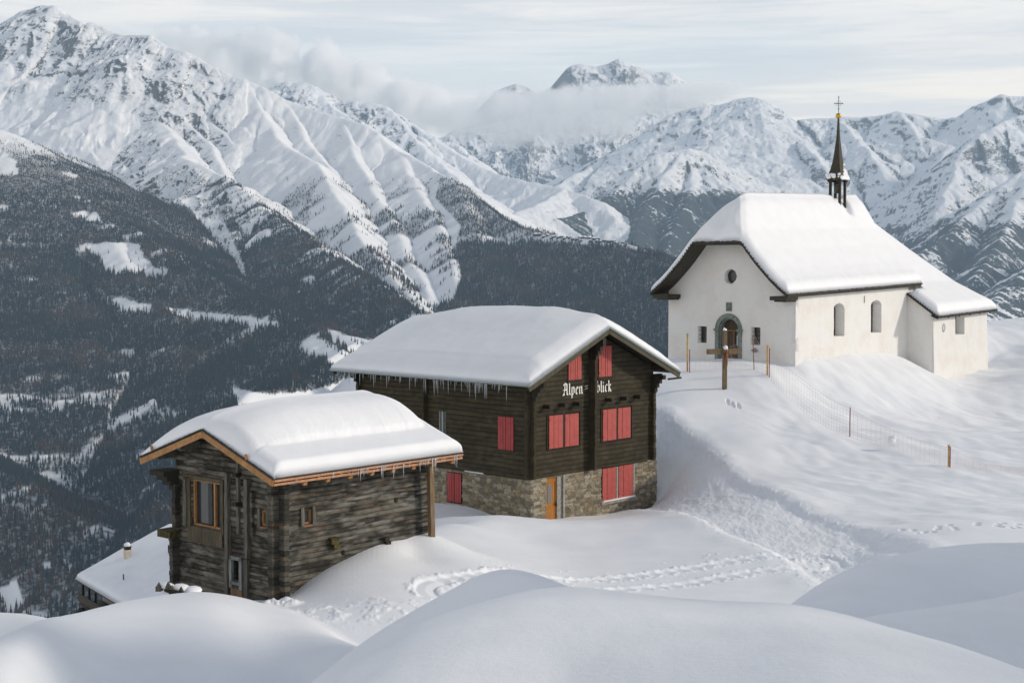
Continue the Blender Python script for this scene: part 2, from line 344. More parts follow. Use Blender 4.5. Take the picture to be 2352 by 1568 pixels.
# ------------------------------------------------------------------ far terrain: ridge lines measured on the photo, at their real distance
# each ridge: (kind, slope_left/near, [(px, py, Y), ...]) ; ground = highest of the slopes that fall away from the ridges
RIDGES = [
 # left main mountain, crest from the summit down to the wooded shoulder
 ('A', .78, [(-420,40,8300),(-150,85,8200),(0,51,8000),(12,45,7960),(39,41,7900),(59,27,7830),(80,20,7780),(98,12,7700),(129,16,7620),(156,37,7550),(184,51,7480),(195,59,7440),(209,51,7400),(242,68,7330),(273,78,7250),(340,80,7150),(375,104,7080),(426,119,7000),(453,133,6960),(500,156,6900),(547,176,6830),(566,180,6800),(598,199,6740),(641,223,6680),(715,254,6600),(785,270,6500),(855,289,6400),(883,305,6320),(919,340,6200),(1000,395,5900),(1050,420,5700),(1100,465,5500),(1145,500,5300),(1195,525,5100),(1290,543,4850),(1380,550,4650),(1440,560,4500),(1545,595,4200),(1700,680,3800),(1900,800,3300)]),
 # its spurs, coming down towards the valley
 ('A', .72, [(98,12,7700),(140,120,7350),(165,230,7000),(180,330,6600),(215,420,6200)]),
 ('A', .80, [(0,51,8000),(30,150,7600),(70,250,7200),(120,350,6700),(200,450,6100)]),
 ('A', .80, [(-150,85,8200),(-60,220,7500),(20,330,6900),(90,430,6300)]),
 ('A', .85, [(209,51,7400),(232,150,7080),(246,230,6800),(256,310,6500),(275,400,6150),(310,480,5750)]),
 ('A', .80, [(340,80,7150),(345,160,6900),(400,250,6600),(470,330,6250),(515,395,5950)]),
 ('A', .80, [(273,78,7250),(300,160,6980),(345,240,6700),(390,310,6400),(420,363,5950)]),
 ('A', .72, [(453,133,6960),(440,190,6780),(470,260,6560),(540,340,6250)]),
 ('G', .62, [(345,240,6700),(385,310,6300),(420,363,5900),(470,380,5680),(520,410,5450),(565,440,5250),(609,480,5050),(703,547,4680),(766,598,4400),(871,653,4000),(950,715,3700),(1050,800,3400)]),
 ('G', .72, [(420,363,5900),(430,440,5500),(450,540,5050),(480,620,4650),(540,690,4250)]),
 ('G', .72, [(520,410,5450),(530,500,5050),(560,600,4650),(600,670,4300)]),
 ('G', .72, [(609,480,5050),(620,560,4700),(650,650,4350),(690,720,4000)]),
 ('G', .72, [(703,547,4680),(712,620,4400),(740,700,4050),(770,750,3800)]),
 ('H', .70, [(566,180,6800),(592,250,6550),(640,320,6250),(690,350,6050),(723,371,5900),(750,405,5680),(766,441,5500),(805,500,5200),(825,540,4980),(848,570,4800),(900,640,4400),(960,690,4150),(1040,760,3850)]),
 ('H', .70, [(641,223,6680),(700,320,6350),(760,380,6050)]),
 ('I', .68, [(785,270,6500),(815,330,6250),(850,400,5950),(880,470,5600),(915,540,5200),(950,610,4800),(990,680,4400)]),
 ('I', .68, [(919,340,6200),(945,400,5900),(975,460,5550),(1010,530,5150),(1040,600,4750),(1060,680,4350),(1080,760,4000)]),
 ('J', .55, [(1050,420,5700),(1075,500,5250),(1120,580,4800),(1170,660,4350),(1230,740,3950)]),
 ('J', .50, [(1195,525,5100),(1260,600,4650),(1340,680,4200),(1440,770,3750)]),
 # near wooded slope on the left
 ('F', .46, [(-400,120,6000),(-150,235,5600),(0,297,5250),(23,324,5150),(55,352,5080),(90,383,5000),(150,425,4860),(234,480,4700),(300,520,4560),(351,547,4450),(400,585,4310),(445,612,4200),(500,652,4070),(555,680,3950),(613,698,3800),(680,726,3640),(742,747,3500),(800,765,3380),(836,778,3300),(950,815,3050),(1050,860,2850),(1200,930,2600)]),
 ('F', .50, [(0,297,5250),(40,480,4700),(120,650,4150),(160,760,3850),(200,900,3450),(230,1050,3100)]),
 ('F', .50, [(234,480,4700),(290,600,4250),(380,720,3850),(430,850,3450),(470,960,3150),(500,1080,2850)]),
 ('F', .50, [(-250,420,5000),(-150,650,4400),(-100,850,3800),(-60,1000,3300)]),
 ('K', 1.15, [(836,778,3300),(800,800,3120),(740,830,2900),(700,860,2700),(640,890,2520),(575,900,2420),(545,925,2350)]),
 ('K', .85, [(840,840,2700),(880,900,2450),(900,980,2200)]),
 ('N', .50, [(-400,880,3100),(-200,985,2900),(-80,1035,2700),(0,1078,2600),(39,1101,2550),(80,1128,2500),(129,1163,2450),(190,1190,2380),(240,1225,2330),(281,1262,2280),(340,1330,2200),(420,1420,2120),(520,1540,2000)]),
 # second, bluer ridge behind the main mountain
 ('B', .62, [(380,330,11400),(520,240,11300),(575,195,11200),(614,203,11150),(640,192,11100),(655,185,11050),(690,188,11000),(705,196,10950),(725,212,10900),(770,235,10850),(820,230,10800),(850,236,10750),(880,241,10700),(905,258,10600),(930,275,10500),(985,310,10300),(1045,350,10050),(1100,380,9800),(1140,397,9650),(1200,412,9400),(1290,432,9100),(1345,450,8900),(1382,462,8750),(1420,500,8500)]),
 ('B', .62, [(725,212,10900),(790,262,10400),(850,310,9950),(905,360,9500),(950,410,9000)]),
 ('B', .62, [(880,241,10700),(935,300,10200),(1000,360,9700),(1060,420,9100),(1120,470,8500)]),
 ('B', .66, [(1290,432,9100),(1240,465,8500),(1180,495,7900)]),
 # middle hill, sunlit top
 ('C', .70, [(1090,520,7600),(1210,508,8000),(1290,500,8400),(1360,480,8800),(1400,450,9000),(1440,418,9200),(1480,385,9350),(1520,352,9450),(1555,345,9500),(1580,337,9550),(1612,345,9600),(1640,370,9650),(1700,388,9750),(1760,420,9850),(1800,432,9900),(1880,480,9900)]),
 ('C', .80, [(1580,337,9550),(1530,400,9150),(1500,460,8800),(1470,520,8400),(1440,570,8000)]),
 ('C', .80, [(1612,345,9600),(1580,430,9000),(1560,500,8600),(1540,560,8200),(1520,600,7900)]),
 ('C', .80, [(1700,388,9750),(1650,430,9300),(1625,480,8900),(1610,540,8500)]),
 # long right-hand chain
 ('D', .60, [(1130,470,11600),(1250,430,11900),(1350,390,12100),(1440,330,12150),(1510,285,12150),(1560,258,12100),(1620,245,12050),(1680,233,12000),(1700,226,12000),(1720,222,11980),(1742,228,11960),(1755,236,11950),(1770,252,11930),(1785,266,11900),(1830,276,11850),(1880,271,11800),(1925,268,11750),(1990,268,11700),(2020,266,11680),(2040,262,11650),(2065,254,11620),(2090,260,11600),(2120,266,11580),(2160,272,11560),(2195,268,11540),(2225,250,11520),(2250,234,11500),(2270,226,11480),(2290,219,11460),(2320,222,11440),(2352,221,11400),(2450,205,11300),(2650,190,11200)]),
 ('D', .75, [(1720,222,11980),(1665,285,11750),(1600,345,11550),(1520,395,11300),(1420,430,11000)]),
 ('D', .75, [(1440,330,12150),(1380,370,11700),(1290,420,11100),(1220,450,10700)]),
 ('D', .72, [(1785,266,11900),(1800,310,11500),(1850,330,11200),(1890,380,10700)]),
 ('D', .75, [(1925,268,11750),(1960,300,11300),(1990,345,10900),(2040,420,10300),(2080,490,9800),(2100,545,9400)]),
 ('D', .75, [(2065,254,11620),(2110,310,11100),(2180,330,10900),(2130,420,10300)]),
 ('R', .75, [(2650,200,10500),(2450,230,10400),(2352,262,10300),(2300,280,10200),(2240,310,10000),(2195,370,9700),(2175,430,9300),(2150,490,8900),(2120,550,8500)]),
 ('R', .75, [(2700,300,8800),(2500,350,8500),(2352,392,8100),(2300,425,7900),(2250,470,7700),(2190,520,7450),(2120,575,7150),(2060,640,6800)]),
 ('R', .75, [(2352,392,8100),(2330,480,7500),(2280,570,7000),(2230,640,6600)]),
 ('R', .75, [(2700,450,6900),(2500,530,6500),(2352,617,6000),(2310,660,5800),(2270,715,5550),(2200,800,5200)]),
]
FLOOR = -1150.0
def seg_eval(X, Y, a, b, s, t0):
    ax, ay, az = a; bx, by, bz = b; dx, dy = bx - ax, by - ay; L2 = dx * dx + dy * dy; L = math.sqrt(L2)
    t = np.clip(((X - ax) * dx + (Y - ay) * dy) / L2, 0, 1)
    qx = X - (ax + t * dx); qy = Y - (ay + t * dy); d = np.sqrt(qx * qx + qy * qy)
    side = np.sign(qx * dy - qy * dx)
    return az + t * (bz - az), d, t0 + t * L, side
def far_height(u, Yr):
    """u = X/Y columns, Yr = row distances -> X, Y, Z, layer, t (metres along ridge), d (metres off ridge)"""
    Yg, ug = np.meshgrid(Yr.astype(np.float32), u.astype(np.float32), indexing='ij'); Xg = ug * Yg
    wa = (Yg * .006)
    wx = fbm(Xg / 700, Yg / 700, 3, .5, 1) * wa * 2.6 + fbm(Xg / 170, Yg / 170, 3, .5, 5) * wa * .9
    wy = fbm(Xg / 700, Yg / 700, 3, .5, 2) * wa * 2.6 + fbm(Xg / 170, Yg / 170, 3, .5, 6) * wa * .9
    Xw = Xg + wx * .45; Yw = Yg + wy
    best = np.full(Xg.shape, FLOOR, np.float32); lay = np.zeros(Xg.shape, np.uint8); T = np.zeros_like(best); D = np.full_like(best, 2000.); S = np.zeros_like(best)
    t0 = 0.0
    for ri, (k, s, pts) in enumerate(RIDGES):
        p3 = [P(*p) for p in pts]
        for a, b in zip(p3, p3[1:]):
            reach = (max(a[2], b[2]) - FLOOR) / s * 1.15
            i0 = np.searchsorted(Yr, min(a[1], b[1]) - reach); i1 = np.searchsorted(Yr, max(a[1], b[1]) + min(reach, 2600))
            q = (slice(i0, i1), slice(None))
            zr, d, t, sd_ = seg_eval(Xw[q], Yw[q], a, b, s, t0)
            dd = np.sqrt(d * d + 12.0 ** 2) - 12.0
            z = zr - dd * s + np.maximum(dd - 900, 0) * s * .25
            m = z > best[q]
            best[q][m] = z[m]; lay[q][m] = ri + 1; T[q][m] = t[m]; D[q][m] = dd[m]; S[q][m] = np.broadcast_to(sd_, m.shape)[m]
            t0 += math.hypot(b[0] - a[0], b[1] - a[1])
        t0 += 3000.0
    # ribs and gullies running down from each crest, finer ones riding on coarser
    g = sstep(15, 260, D); kind = np.array([0] + [ord(r[0]) for r in RIDGES])[lay]
    soft = np.isin(kind, [ord(c) for c in 'FNKJ'])
    amp = np.where(soft, .40, 1.0)
    pq, _ = projn(Xg, Yg, best); amp = np.where(np.isin(kind, [65, 72, 73]) & (pq > 470), 1.0 - .68 * sstep(450, 640, pq), amp)
    Tw = T + fbm(Xg / 260, Yg / 260, 3, .5, 9) * 90
    r1 = ridged(Tw / 420, D / 1900, 2, .5, 11) - .75
    r2 = ridged(Tw / 150, D / 800, 3, .5, 13) - .75
    r3 = ridged(Tw / 52, D / 330, 3, .6, 17) - .75
    r4 = ridged(Tw / 24, D / 130, 3, .6, 19) - .75
    Z = best + amp * (r1 * 105 * g + r2 * 66 * sstep(5, 150, D) + r3 * 30 * sstep(0, 60, D) + r4 * 9 * sstep(0, 30, D))
    Z += amp * fbm(Xg / 60, Yg / 60, 4, .6, 21) * 9 * sstep(0, 40, D)
    Z += fbm(Xg / 1300, Yg / 1300, 3, .5, 31) * 60 * sstep(100, 700, D)
    Z -= amp * 10 * (1 - sstep(0, 40, D)) * (1 - ridged(T / 90, D * 0, 3, .6, 41)) * 1.2
    Z = np.maximum(Z, FLOOR + fbm(Xg / 500, Yg / 500, 3, .5, 50) * 30)
    return Xg, Yg, Z, kind, Tw, D, S, lay

def far_rows():
    r = [900.]
    while r[-1] < 13000:
        y = r[-1]; r.append(y + (22 if y < 1900 else 7.0 if y < 5200 else 7.5 if y < 8200 else 14.0))
    return np.array(r)
U_ = np.concatenate([np.linspace(-.60, -.385, 60, endpoint=False), np.linspace(-.385, .385, 1240, endpoint=False), np.linspace(.385, .60, 60)])
YR = far_rows()
Xf, Yf, Zf, kind, Tf, Df, Sf, layf = far_height(U_, YR)
pxf, pyf = projn(Xf, Yf, Zf)
# slope from the mesh itself
def slopes(X, Y, Z):
    dXi, dYi, dZi = np.gradient(X, axis=0), np.gradient(Y, axis=0), np.gradient(Z, axis=0)
    dXj, dYj, dZj = np.gradient(X, axis=1), np.gradient(Y, axis=1), np.gradient(Z, axis=1)
    nx = dYj * dZi - dZj * dYi; ny = dZj * dXi - dXj * dZi; nz = dXj * dYi - dYj * dXi
    l = np.sqrt(nx * nx + ny * ny + nz * nz) + 1e-9
    return nx / l, ny / l, nz / l
nx, ny, nz = slopes(Xf, Yf, Zf); sg = np.sign(nz); nx, ny, nz = nx * sg, ny * sg, nz * sg
K = lambda s: np.isin(kind, [ord(c) for c in s])
pn = fbm(Xf / 300, Yf / 300, 4, .55, 61); pn2 = fbm(Tf / 90, Df / 400, 4, .6, 62); band = fbm(Xf / 900, Zf / 26, 4, .6, 63)
# bare rock: steep ground and the lee (left-facing) flanks of the ribs
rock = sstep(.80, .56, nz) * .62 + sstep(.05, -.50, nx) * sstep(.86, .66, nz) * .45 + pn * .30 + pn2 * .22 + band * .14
rock = np.where(K('A'), rock * sstep(700, 250, Df) * .92 + .0, rock)
rock = np.where(K('A') & (pxf > 540) & (pyf < 400), rock * .22, rock); rock = rock + np.where(K('A') & (pxf < 470) & (pyf < 330), .20 * sstep(.25, -.35, nx) + .05, 0)
for poly, add in (([(250,330),(300,400),(360,560),(460,640),(560,690),(640,700),(600,600),(480,560),(400,470),(330,390),(280,330)], .34),
                  ([(820,560),(880,570),(960,640),(1070,670),(1070,720),(900,720),(850,640)], .40),
                  ([(0,780),(90,770),(120,830),(30,880),(0,870)], .35)):
    rock = rock + np.where(inpoly(pxf, pyf, poly) & (Yf < 7500), add, 0)
rock = np.where(K('HI'), rock * .45, rock); rock = np.where(K('FNKJ'), rock - .15, rock)
rock = np.where(K('B'), np.where(pxf < 960, rock + .16, rock * .35), rock); rock = np.where(K('D'), rock * .85, rock); rock = np.where(K('R'), rock + .06, rock)
rock = np.clip(rock - np.where(K('AHI'), .05, 0), 0, 1)
# woods
tl = 300 + pn * 140 + pn2 * 60
dens = np.zeros_like(Zf)
below = sstep(tl + 60, tl - 120, Zf)
gul = sstep(-.25, .20, pn2 + .25 * fbm(Tf / 35, Df / 600, 3, .6, 66)); stk2 = fbm(Tf / 38, Df / 700, 3, .6, 67)
dens = np.where(K('FNK'), 1.0 * sstep(480, 260, Zf + pn2 * 110), dens)
gpoly = inpoly(pxf, pyf, [(455,378),(520,402),(609,472),(703,540),(766,592),(871,648),(960,715),(1000,800),(740,800),(613,720),(570,690),(560,610),(520,520),(470,450)])
dens = np.where(K('G'), np.where(gpoly, sstep(-.12, .06, stk2 + .4 * pn2 + (pyf - 520) * .0024), .10 * below * gul), dens)
dens = np.where(K('HI'), below * sstep(.0, .30, pn2 + pn * .7) * .55, dens)
dens = np.where(K('A'), np.where(Zf < 420, below * gul * .25, 0), dens)
jpoly = inpoly(pxf, pyf, [(1046,560),(1060,520),(1000,455),(1010,410),(1050,410),(1145,492),(1195,518),(1290,540),(1545,590),(1700,700),(1700,900),(900,900),(960,720),(1040,690),(1060,640)])
dens = np.where(K('IJA') & jpoly & (Yf < 6200), np.where(pyf > 560, 1.0, .30 + .5 * gul), dens)
# sunny pastures cut out of the woods
CLEAR = [[(270,478),(330,490),(380,500),(372,520),(300,512)], [(330,566),(395,560),(420,570),(520,556),(560,590),(590,618),(560,625),(470,622),(400,625),(385,600),(345,580)],
         [(400,682),(470,690),(560,710),(580,720),(470,722),(405,705)], [(600,712),(720,728),(880,742),(1000,756),(1060,770),(1050,782),(940,762),(780,745),(640,735)],
         [(1105,540),(1150,548),(1188,562),(1170,562),(1115,552)],
         [(0,280),(36,365),(60,400),(0,400)]]
CLEAR = [CLEAR[0][:0] or [(160,488),(190,484),(225,490),(232,510),(195,505)], [(200,560),(250,555),(320,562),(330,590),(358,618),(330,625),(240,628),(235,600),(210,585)],
         [(246,682),(290,686),(345,702),(352,716),(280,716)], [(385,706),(470,716),(560,726),(640,740),(650,752),(560,748),(460,734),(390,722)],
         [(1105,540),(1150,548),(1188,562),(1170,562),(1115,552)], [(-200,200),(10,350),(36,372),(40,400),(0,404),(-200,380)],
         [(680,800),(716,768),(760,790),(800,812),(838,838),(800,845),(775,850),(740,828),(700,812)], [(748,755),(800,770),(860,782),(860,800),(838,830),(800,805),(760,782)],
         [(535,884),(560,896),(620,905),(680,900),(740,890),(775,880),(800,866),(850,860),(885,880),(850,930),(790,950),(735,975),(660,990),(590,968),(550,945),(536,915)],
         [(0,1350),(40,1330),(52,1385),(25,1410),(0,1380)], [(96,1295),(116,1288),(124,1302),(104,1308)], [(140,1290),(150,1286),(172,1306),(158,1318)],
         [(1230,545),(1310,540),(1440,552),(1450,566),(1360,562),(1240,556)]]
clear = np.zeros(Zf.shape, bool)
jx = fbm(Xf / 45, Yf / 45, 3, .6, 70) * 10; jy = fbm(Xf / 45, Yf / 45, 3, .6, 71) * 6
for c in CLEAR: clear |= inpoly(pxf + jx, pyf + jy, c) & (Yf < 5600)
open_ = sstep(.18, .30, fbm(Tf / 75, Df / 230, 4, .6, 72) + .02)
dens = np.where(K('FN'), dens * (1 - .85 * open_), dens)
dens = np.where(clear, 0, dens); rock = np.where(clear, 0, rock)
dens = np.clip(dens, 0, 1)
near_ = Yf < 6400
strk = fbm(Tf / 38, Df / 1500, 3, .6, 74)
forest = np.where(near_, 0, sstep(tl + 90, tl - 160, Zf) * (.56 + strk * .6 + pn * .4))
forest = np.where((kind == ord('C')) & (Zf < 520) , np.maximum(forest, (.74 + strk * .55) * sstep(600, 380, Zf)), forest)
forest = np.where(K('RD') & (Zf < 420), np.maximum(forest, (.66 + strk * .7) * sstep(420, 150, Zf)), forest)
forest = np.where((kind == ord('B')) & (pxf > 900), 0, forest)
far_o = mesh_np('mountains', np.stack([Xf, Yf, Zf], -1).reshape(-1, 3), gridfaces(*Xf.shape), M_MOUNT)
fattr(far_o, 'rock', rock); fattr(far_o, 'forest', forest); fattr(far_o, 'under', np.where(near_, dens, 0))
tag(far_o, 'snowy alpine mountain ranges with wooded lower slopes round the valley', None, None, 'structure')

# the high massif far behind, rising out of the cloud, and the blue faces under it
def back_range(name, rows, label, u0, u1, nu, Yc, depth, nr, seed, rockadd):
    uu = np.linspace(u0, u1, nu); px_ = CX + FPX * uu / math.cos(PITCH)
    py_ = np.interp(px_, [r[0] for r in rows], [r[1] for r in rows])
    v = np.linspace(0, 1, nr); V_, UU = np.meshgrid(v, uu, indexing='ij')
    Yq = Yc + depth * (.35 - V_); crest = np.array([P(a, b, Yc)[2] for a, b in zip(px_, py_)])
    Xq = UU * Yc * 1.0; dd = np.abs(Yc - Yq)
    t = Xq + fbm(Xq / 900, dd / 900, 3, .5, seed) * 350
    Zq = crest[None, :] - dd * .62 + sstep(20, 700, dd) * ((ridged(t / 1100, dd / 3500, 2, .5, seed + 1) - .75) * 480 + (ridged(t / 420, dd / 1500, 4, .55, seed + 2) - .75) * 260)
    Zq += fbm(Xq / 170, dd / 170, 5, .6, seed + 3) * 46 * sstep(0, 60, dd)
    a, b, c = slopes(Xq, Yq, Zq); s_ = np.sign(c); a, c = a * s_, c * s_
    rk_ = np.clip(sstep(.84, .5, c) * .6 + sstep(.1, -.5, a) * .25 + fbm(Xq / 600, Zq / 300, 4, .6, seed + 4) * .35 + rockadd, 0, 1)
    o = mesh_np(name, np.stack([Xq, Yq, Zq], -1).reshape(-1, 3), gridfaces(*Xq.shape), M_MOUNT)
    fattr(o, 'rock', rk_); fattr(o, 'forest', np.zeros_like(rk_)); fattr(o, 'under', np.zeros_like(rk_))
    return tag(o, label, None, None, 'structure')
back_range('high_massif', [(1000,330),(1100,250),(1140,208),(1160,200),(1185,192),(1205,198),(1235,215),(1265,200),(1285,176),(1300,158),(1312,150),(1332,146),(1350,150),(1370,152),(1395,146),(1410,138),(1420,135),(1440,142),(1455,150),(1480,160),(1500,167),(1525,164),(1542,166),(1560,180),(1580,195),(1640,235),(1750,300)],
           'distant blue high peak rising above the cloud bank', -.08, .20, 520, 24000, 9000, 300, 90, .30)
back_range('middle_massif', [(900,330),(1000,320),(1060,300),(1130,285),(1200,270),(1270,262),(1340,250),(1420,255),(1500,248),(1560,250),(1640,262),(1800,300)],
           'blue rock and ice faces below the cloud bank', -.10, .22, 620, 16500, 5000, 420, 120, .16)

# ------------------------------------------------------------------ near ground: one snow sheet, control points measured on the photo
GP = [  # (px, py, Y)
 (665,1381,45.3),(870,1330,45),(800,1370,43.5),(740,1393,43),(700,1400,42),(850,1402,41.5),(1000,1370,44),(1100,1335,46),(950,1300,48.5),(1000,1260,51.5),(900,1385,42),
 (1045,1200,58),(1100,1192,61),(1010,1222,61),(1050,1188,64),(1150,1215,60),(1200,1240,58.5),(1300,1230,60),(1400,1200,64),(1450,1260,57),(1600,1290,53.5),(1540,1170,68),(1600,1162,67),
 (1650,1166,65.5),(1700,1205,61),(1800,1270,54),(1300,1330,50),(1500,1330,50.5),(1700,1340,49),(1820,1385,45.5),(1900,1335,48.5),(1500,1380,46.3),(1150,1370,45),
 (1505,1092,76.5),(1570,1125,71.5),(1650,1152,67),(1740,1190,61.8),(1850,1238,57),(1950,1290,52.5),
 (1640,1066,72),(1750,1136,66),(1830,1176,62.2),(1900,1203,59.2),(1960,1227,56.4),(2030,1262,51.8),(2150,1240,52),(2300,1230,52),(2500,1230,52),
 (2180,1150,63),(2350,1150,63),(2050,1160,62.5),(2180,1073,71.5),(2050,1050,73.5),(1952,998,78),(1850,1050,73.7),(1800,950,82.3),(1850,980,79.6),(1700,1080,71.3),(1640,1040,74.3),(1640,980,79.2),(1560,1000,78.2),(1580,1055,74.5),(1535,1020,78.3),
 (1510,1040,77.5),(1510,960,81),(1600,905,85),(1664,898,85.5),(1520,900,86),(1764,862,87),(1900,880,89),(1860,900,87),(1950,905,88),(2100,950,88),(2200,905,96),(2100,890,93),(2180,1000,80),(2352,1000,79),
 (2352,860,101),(2500,860,100),(2300,800,114),(2352,775,118),(2500,770,118),(2260,882,102),(2320,838,108),
 (1450,850,90),(1380,860,92),(200,1425,45),(100,1455,42),(300,1402,46),(200,1450,51),(330,1402,53)]
def wallpts(fr, which, off, lst):
    out = []
    for px, py in lst:
        u, z = (fr.right if which == 'r' else fr.left)(px, py, off)
        out.append(fr.w(u, off, z) if which == 'r' else fr.w(off, u, z))
    return out
BARN_R = [(686,1367),(710,1343),(746,1315),(798,1290),(869,1262),(922,1241),(988,1219)]
pts3 = [P(*g) for g in GP]
pts3 += wallpts(BAR, 'r', -.3, BARN_R) + [BAR.w(0, 0, .0), BAR.w(7.5, 3, .9), BAR.w(7, 6.5, -1.2), BAR.w(3, 3, -.3)]
pts3 += wallpts(ALP, 'r', -.1, [(1216,1196),(1270,1194),(1311,1184),(1374,1179),(1446,1166),(1509,1157)])
pts3 += wallpts(ALP, 'l', -.1, [(1172,1192),(1140,1190),(1118,1177),(1085,1166),(1060,1159),(990,1153)]) + [ALP.w(5, 5, 0), ALP.w(12, 10, 0), ALP.w(0, 14, -1.5), ALP.w(10, 14, -2)]
pts3 += wallpts(CHA, 'l', -.1, [(1790,828),(1751,826),(1700,820),(1671,817),(1640,830),(1611,832),(1583,836),(1536,838)])
pts3 += wallpts(CHA, 'r', -.1, [(1829,845),(1840,833),(1859,826),(1890,819),(1915,815),(1962,817),(2010,814),(2060,820)])
pts3 += [CHA.w(5, 5, 0), CHA.w(16, 6, 0), CHA.w(14, 14, -3)]
yA = -1.9
for px, py in [(2141,853),(2173,873),(2220,858),(2266,845)]:
    u, z = CHA.right(px, py, yA - .1); pts3.append(CHA.w(u, yA - .1, z))
pts3 += [np.array(v, float) for v in [(-3,25,-12.2),(6,28,-12),(14,30,-11.8),(20,36,-11.5),(-10,30,-12),(24,44,-11),(-22,60,-19.5),(-12.5,58,-15.2),(-30,45,-14.8),(-30,80,-22),(-14,80,-24),(-40,60,-17),(0,95,-16),
   (-28,112,-27),(5,130,-18),(-45,30,-12),(-30,20,-10),(35,30,-11),(50,45,-10.5),(60,60,-10),(70,90,-8),(65,125,-4.5),(80,140,-5),(25,115,-9),(20,140,-14),(-60,110,-32),(-60,150,-45),(0,160,-30),(-30,150,-40),(40,160,-9),(100,150,-2)]]
pts3 = np.array(pts3)
def tps_fit(p, lam=.05):
    n = len(p); X = p[:, :2] / 40.; d = np.hypot(X[:, None, 0] - X[None, :, 0], X[:, None, 1] - X[None, :, 1])
    Kx = np.where(d > 0, d * d * np.log(d + 1e-12), 0) + np.eye(n) * lam * 1e-2
    Pm = np.hstack([np.ones((n, 1)), X]); A = np.zeros((n + 3, n + 3)); A[:n, :n] = Kx; A[:n, n:] = Pm; A[n:, :n] = Pm.T
    s = np.linalg.solve(A, np.concatenate([p[:, 2], np.zeros(3)])); return X, s
_tX, _ts = tps_fit(pts3)
def tps(X, Y):
    sh = X.shape; x = (X / 40.).ravel().astype(np.float32); y = (Y / 40.).ravel().astype(np.float32); n = len(_tX)
    z = (_ts[n] + _ts[n + 1] * x + _ts[n + 2] * y).astype(np.float32)
    for i in range(n):
        r2 = (x - np.float32(_tX[i, 0])) ** 2 + (y - np.float32(_tX[i, 1])) ** 2 + np.float32(1e-12)
        z += np.float32(_ts[i] * .5) * r2 * np.log(r2)
    return z.reshape(sh)
def tps_fast(u, Yr):
    """evaluate the smooth base on a coarse fan, then interpolate"""
    uc = np.linspace(u[0], u[-1], 420); lc = np.linspace(math.log(Yr[0]), math.log(Yr[-1]), 420)
    Yc, Uc = np.meshgrid(np.exp(lc), uc, indexing='ij'); Zc = tps(Uc * Yc, Yc)
    fi = (np.log(Yr) - lc[0]) / (lc[1] - lc[0]); fj = (u - uc[0]) / (uc[1] - uc[0])
    i = np.clip(fi.astype(int), 0, 418); j = np.clip(fj.astype(int), 0, 418); a = (fi - i)[:, None]; b = (fj - j)[None, :]
    g = lambda ii, jj: Zc[np.ix_(ii, jj)]
    return (g(i, j) * (1 - a) * (1 - b) + g(i + 1, j) * a * (1 - b) + g(i, j + 1) * (1 - a) * b + g(i + 1, j + 1) * a * b)
# rounded drifts: each is defined by the crest seen against what lies behind it: (px, py, Y) and a roundness k
MOUNDS = [
 (.016, [(450,1780,15),(640,1640,15.5),(700,1568,16),(796,1520,16.5),(860,1482,17),(928,1446,17.5),(1000,1413,18),(1061,1392,18.5),(1166,1362,19),(1285,1345,19.5),(1391,1353,19),(1490,1366,18.5),(1590,1378,18),(1722,1384,17.5),(1815,1388,17),(1887,1401,16.5),(1970,1421,16),(2053,1444,15.5),(2185,1478,15),(2352,1534,14),(2500,1590,13.5),(2800,1720,13)]),
 (.060, [(560,1700,24),(700,1575,24),(796,1497,24.5),(860,1452,25),(928,1411,25.5),(1014,1362,26),(1080,1322,26.5),(1127,1303,27),(1166,1298,27),(1206,1302,27),(1285,1330,26.5),(1350,1356,26),(1450,1400,25),(1600,1470,24),(1900,1600,23)]),
 (.022, [(1560,1640,26),(1700,1490,27),(1770,1420,28),(1815,1388,29),(1860,1358,30),(1920,1325,31),(1975,1297,32),(2020,1279,33),(2086,1263,34),(2185,1249,35),(2270,1242,36),(2352,1239,37),(2500,1236,38),(2800,1250,38)]),
 (.030, [(1760,1560,22),(1900,1440,23),(2020,1400,24),(2160,1390,25),(2300,1370,26),(2400,1340,27),(2600,1310,28),(2800,1300,28)]),
 (.022, [(-500,1560,26),(-200,1520,27),(0,1470,29),(51,1441,31),(112,1424,34),(135,1421,35.5),(169,1409,37),(237,1387,39),(300,1374,40),(400,1362,41),(457,1357,41.3),(520,1362,41.8),(575,1376,42.2),(620,1390,42),(680,1412,41),(740,1440,39),(800,1470,37),(870,1500,35),(960,1560,32),(1100,1700,28)]),
 (.05, [(-500,1420,66),(-200,1400,64),(0,1403,62),(51,1406,61),(112,1420,59),(180,1450,57),(300,1520,55)]),
 (.016, [(1950,800,112),(2050,782,115),(2150,762,119),(2230,749,122),(2267,744,124),(2310,739,125),(2352,733,126),(2500,715,128),(2900,690,130)]),
]
SEA = [[-60, -9]]
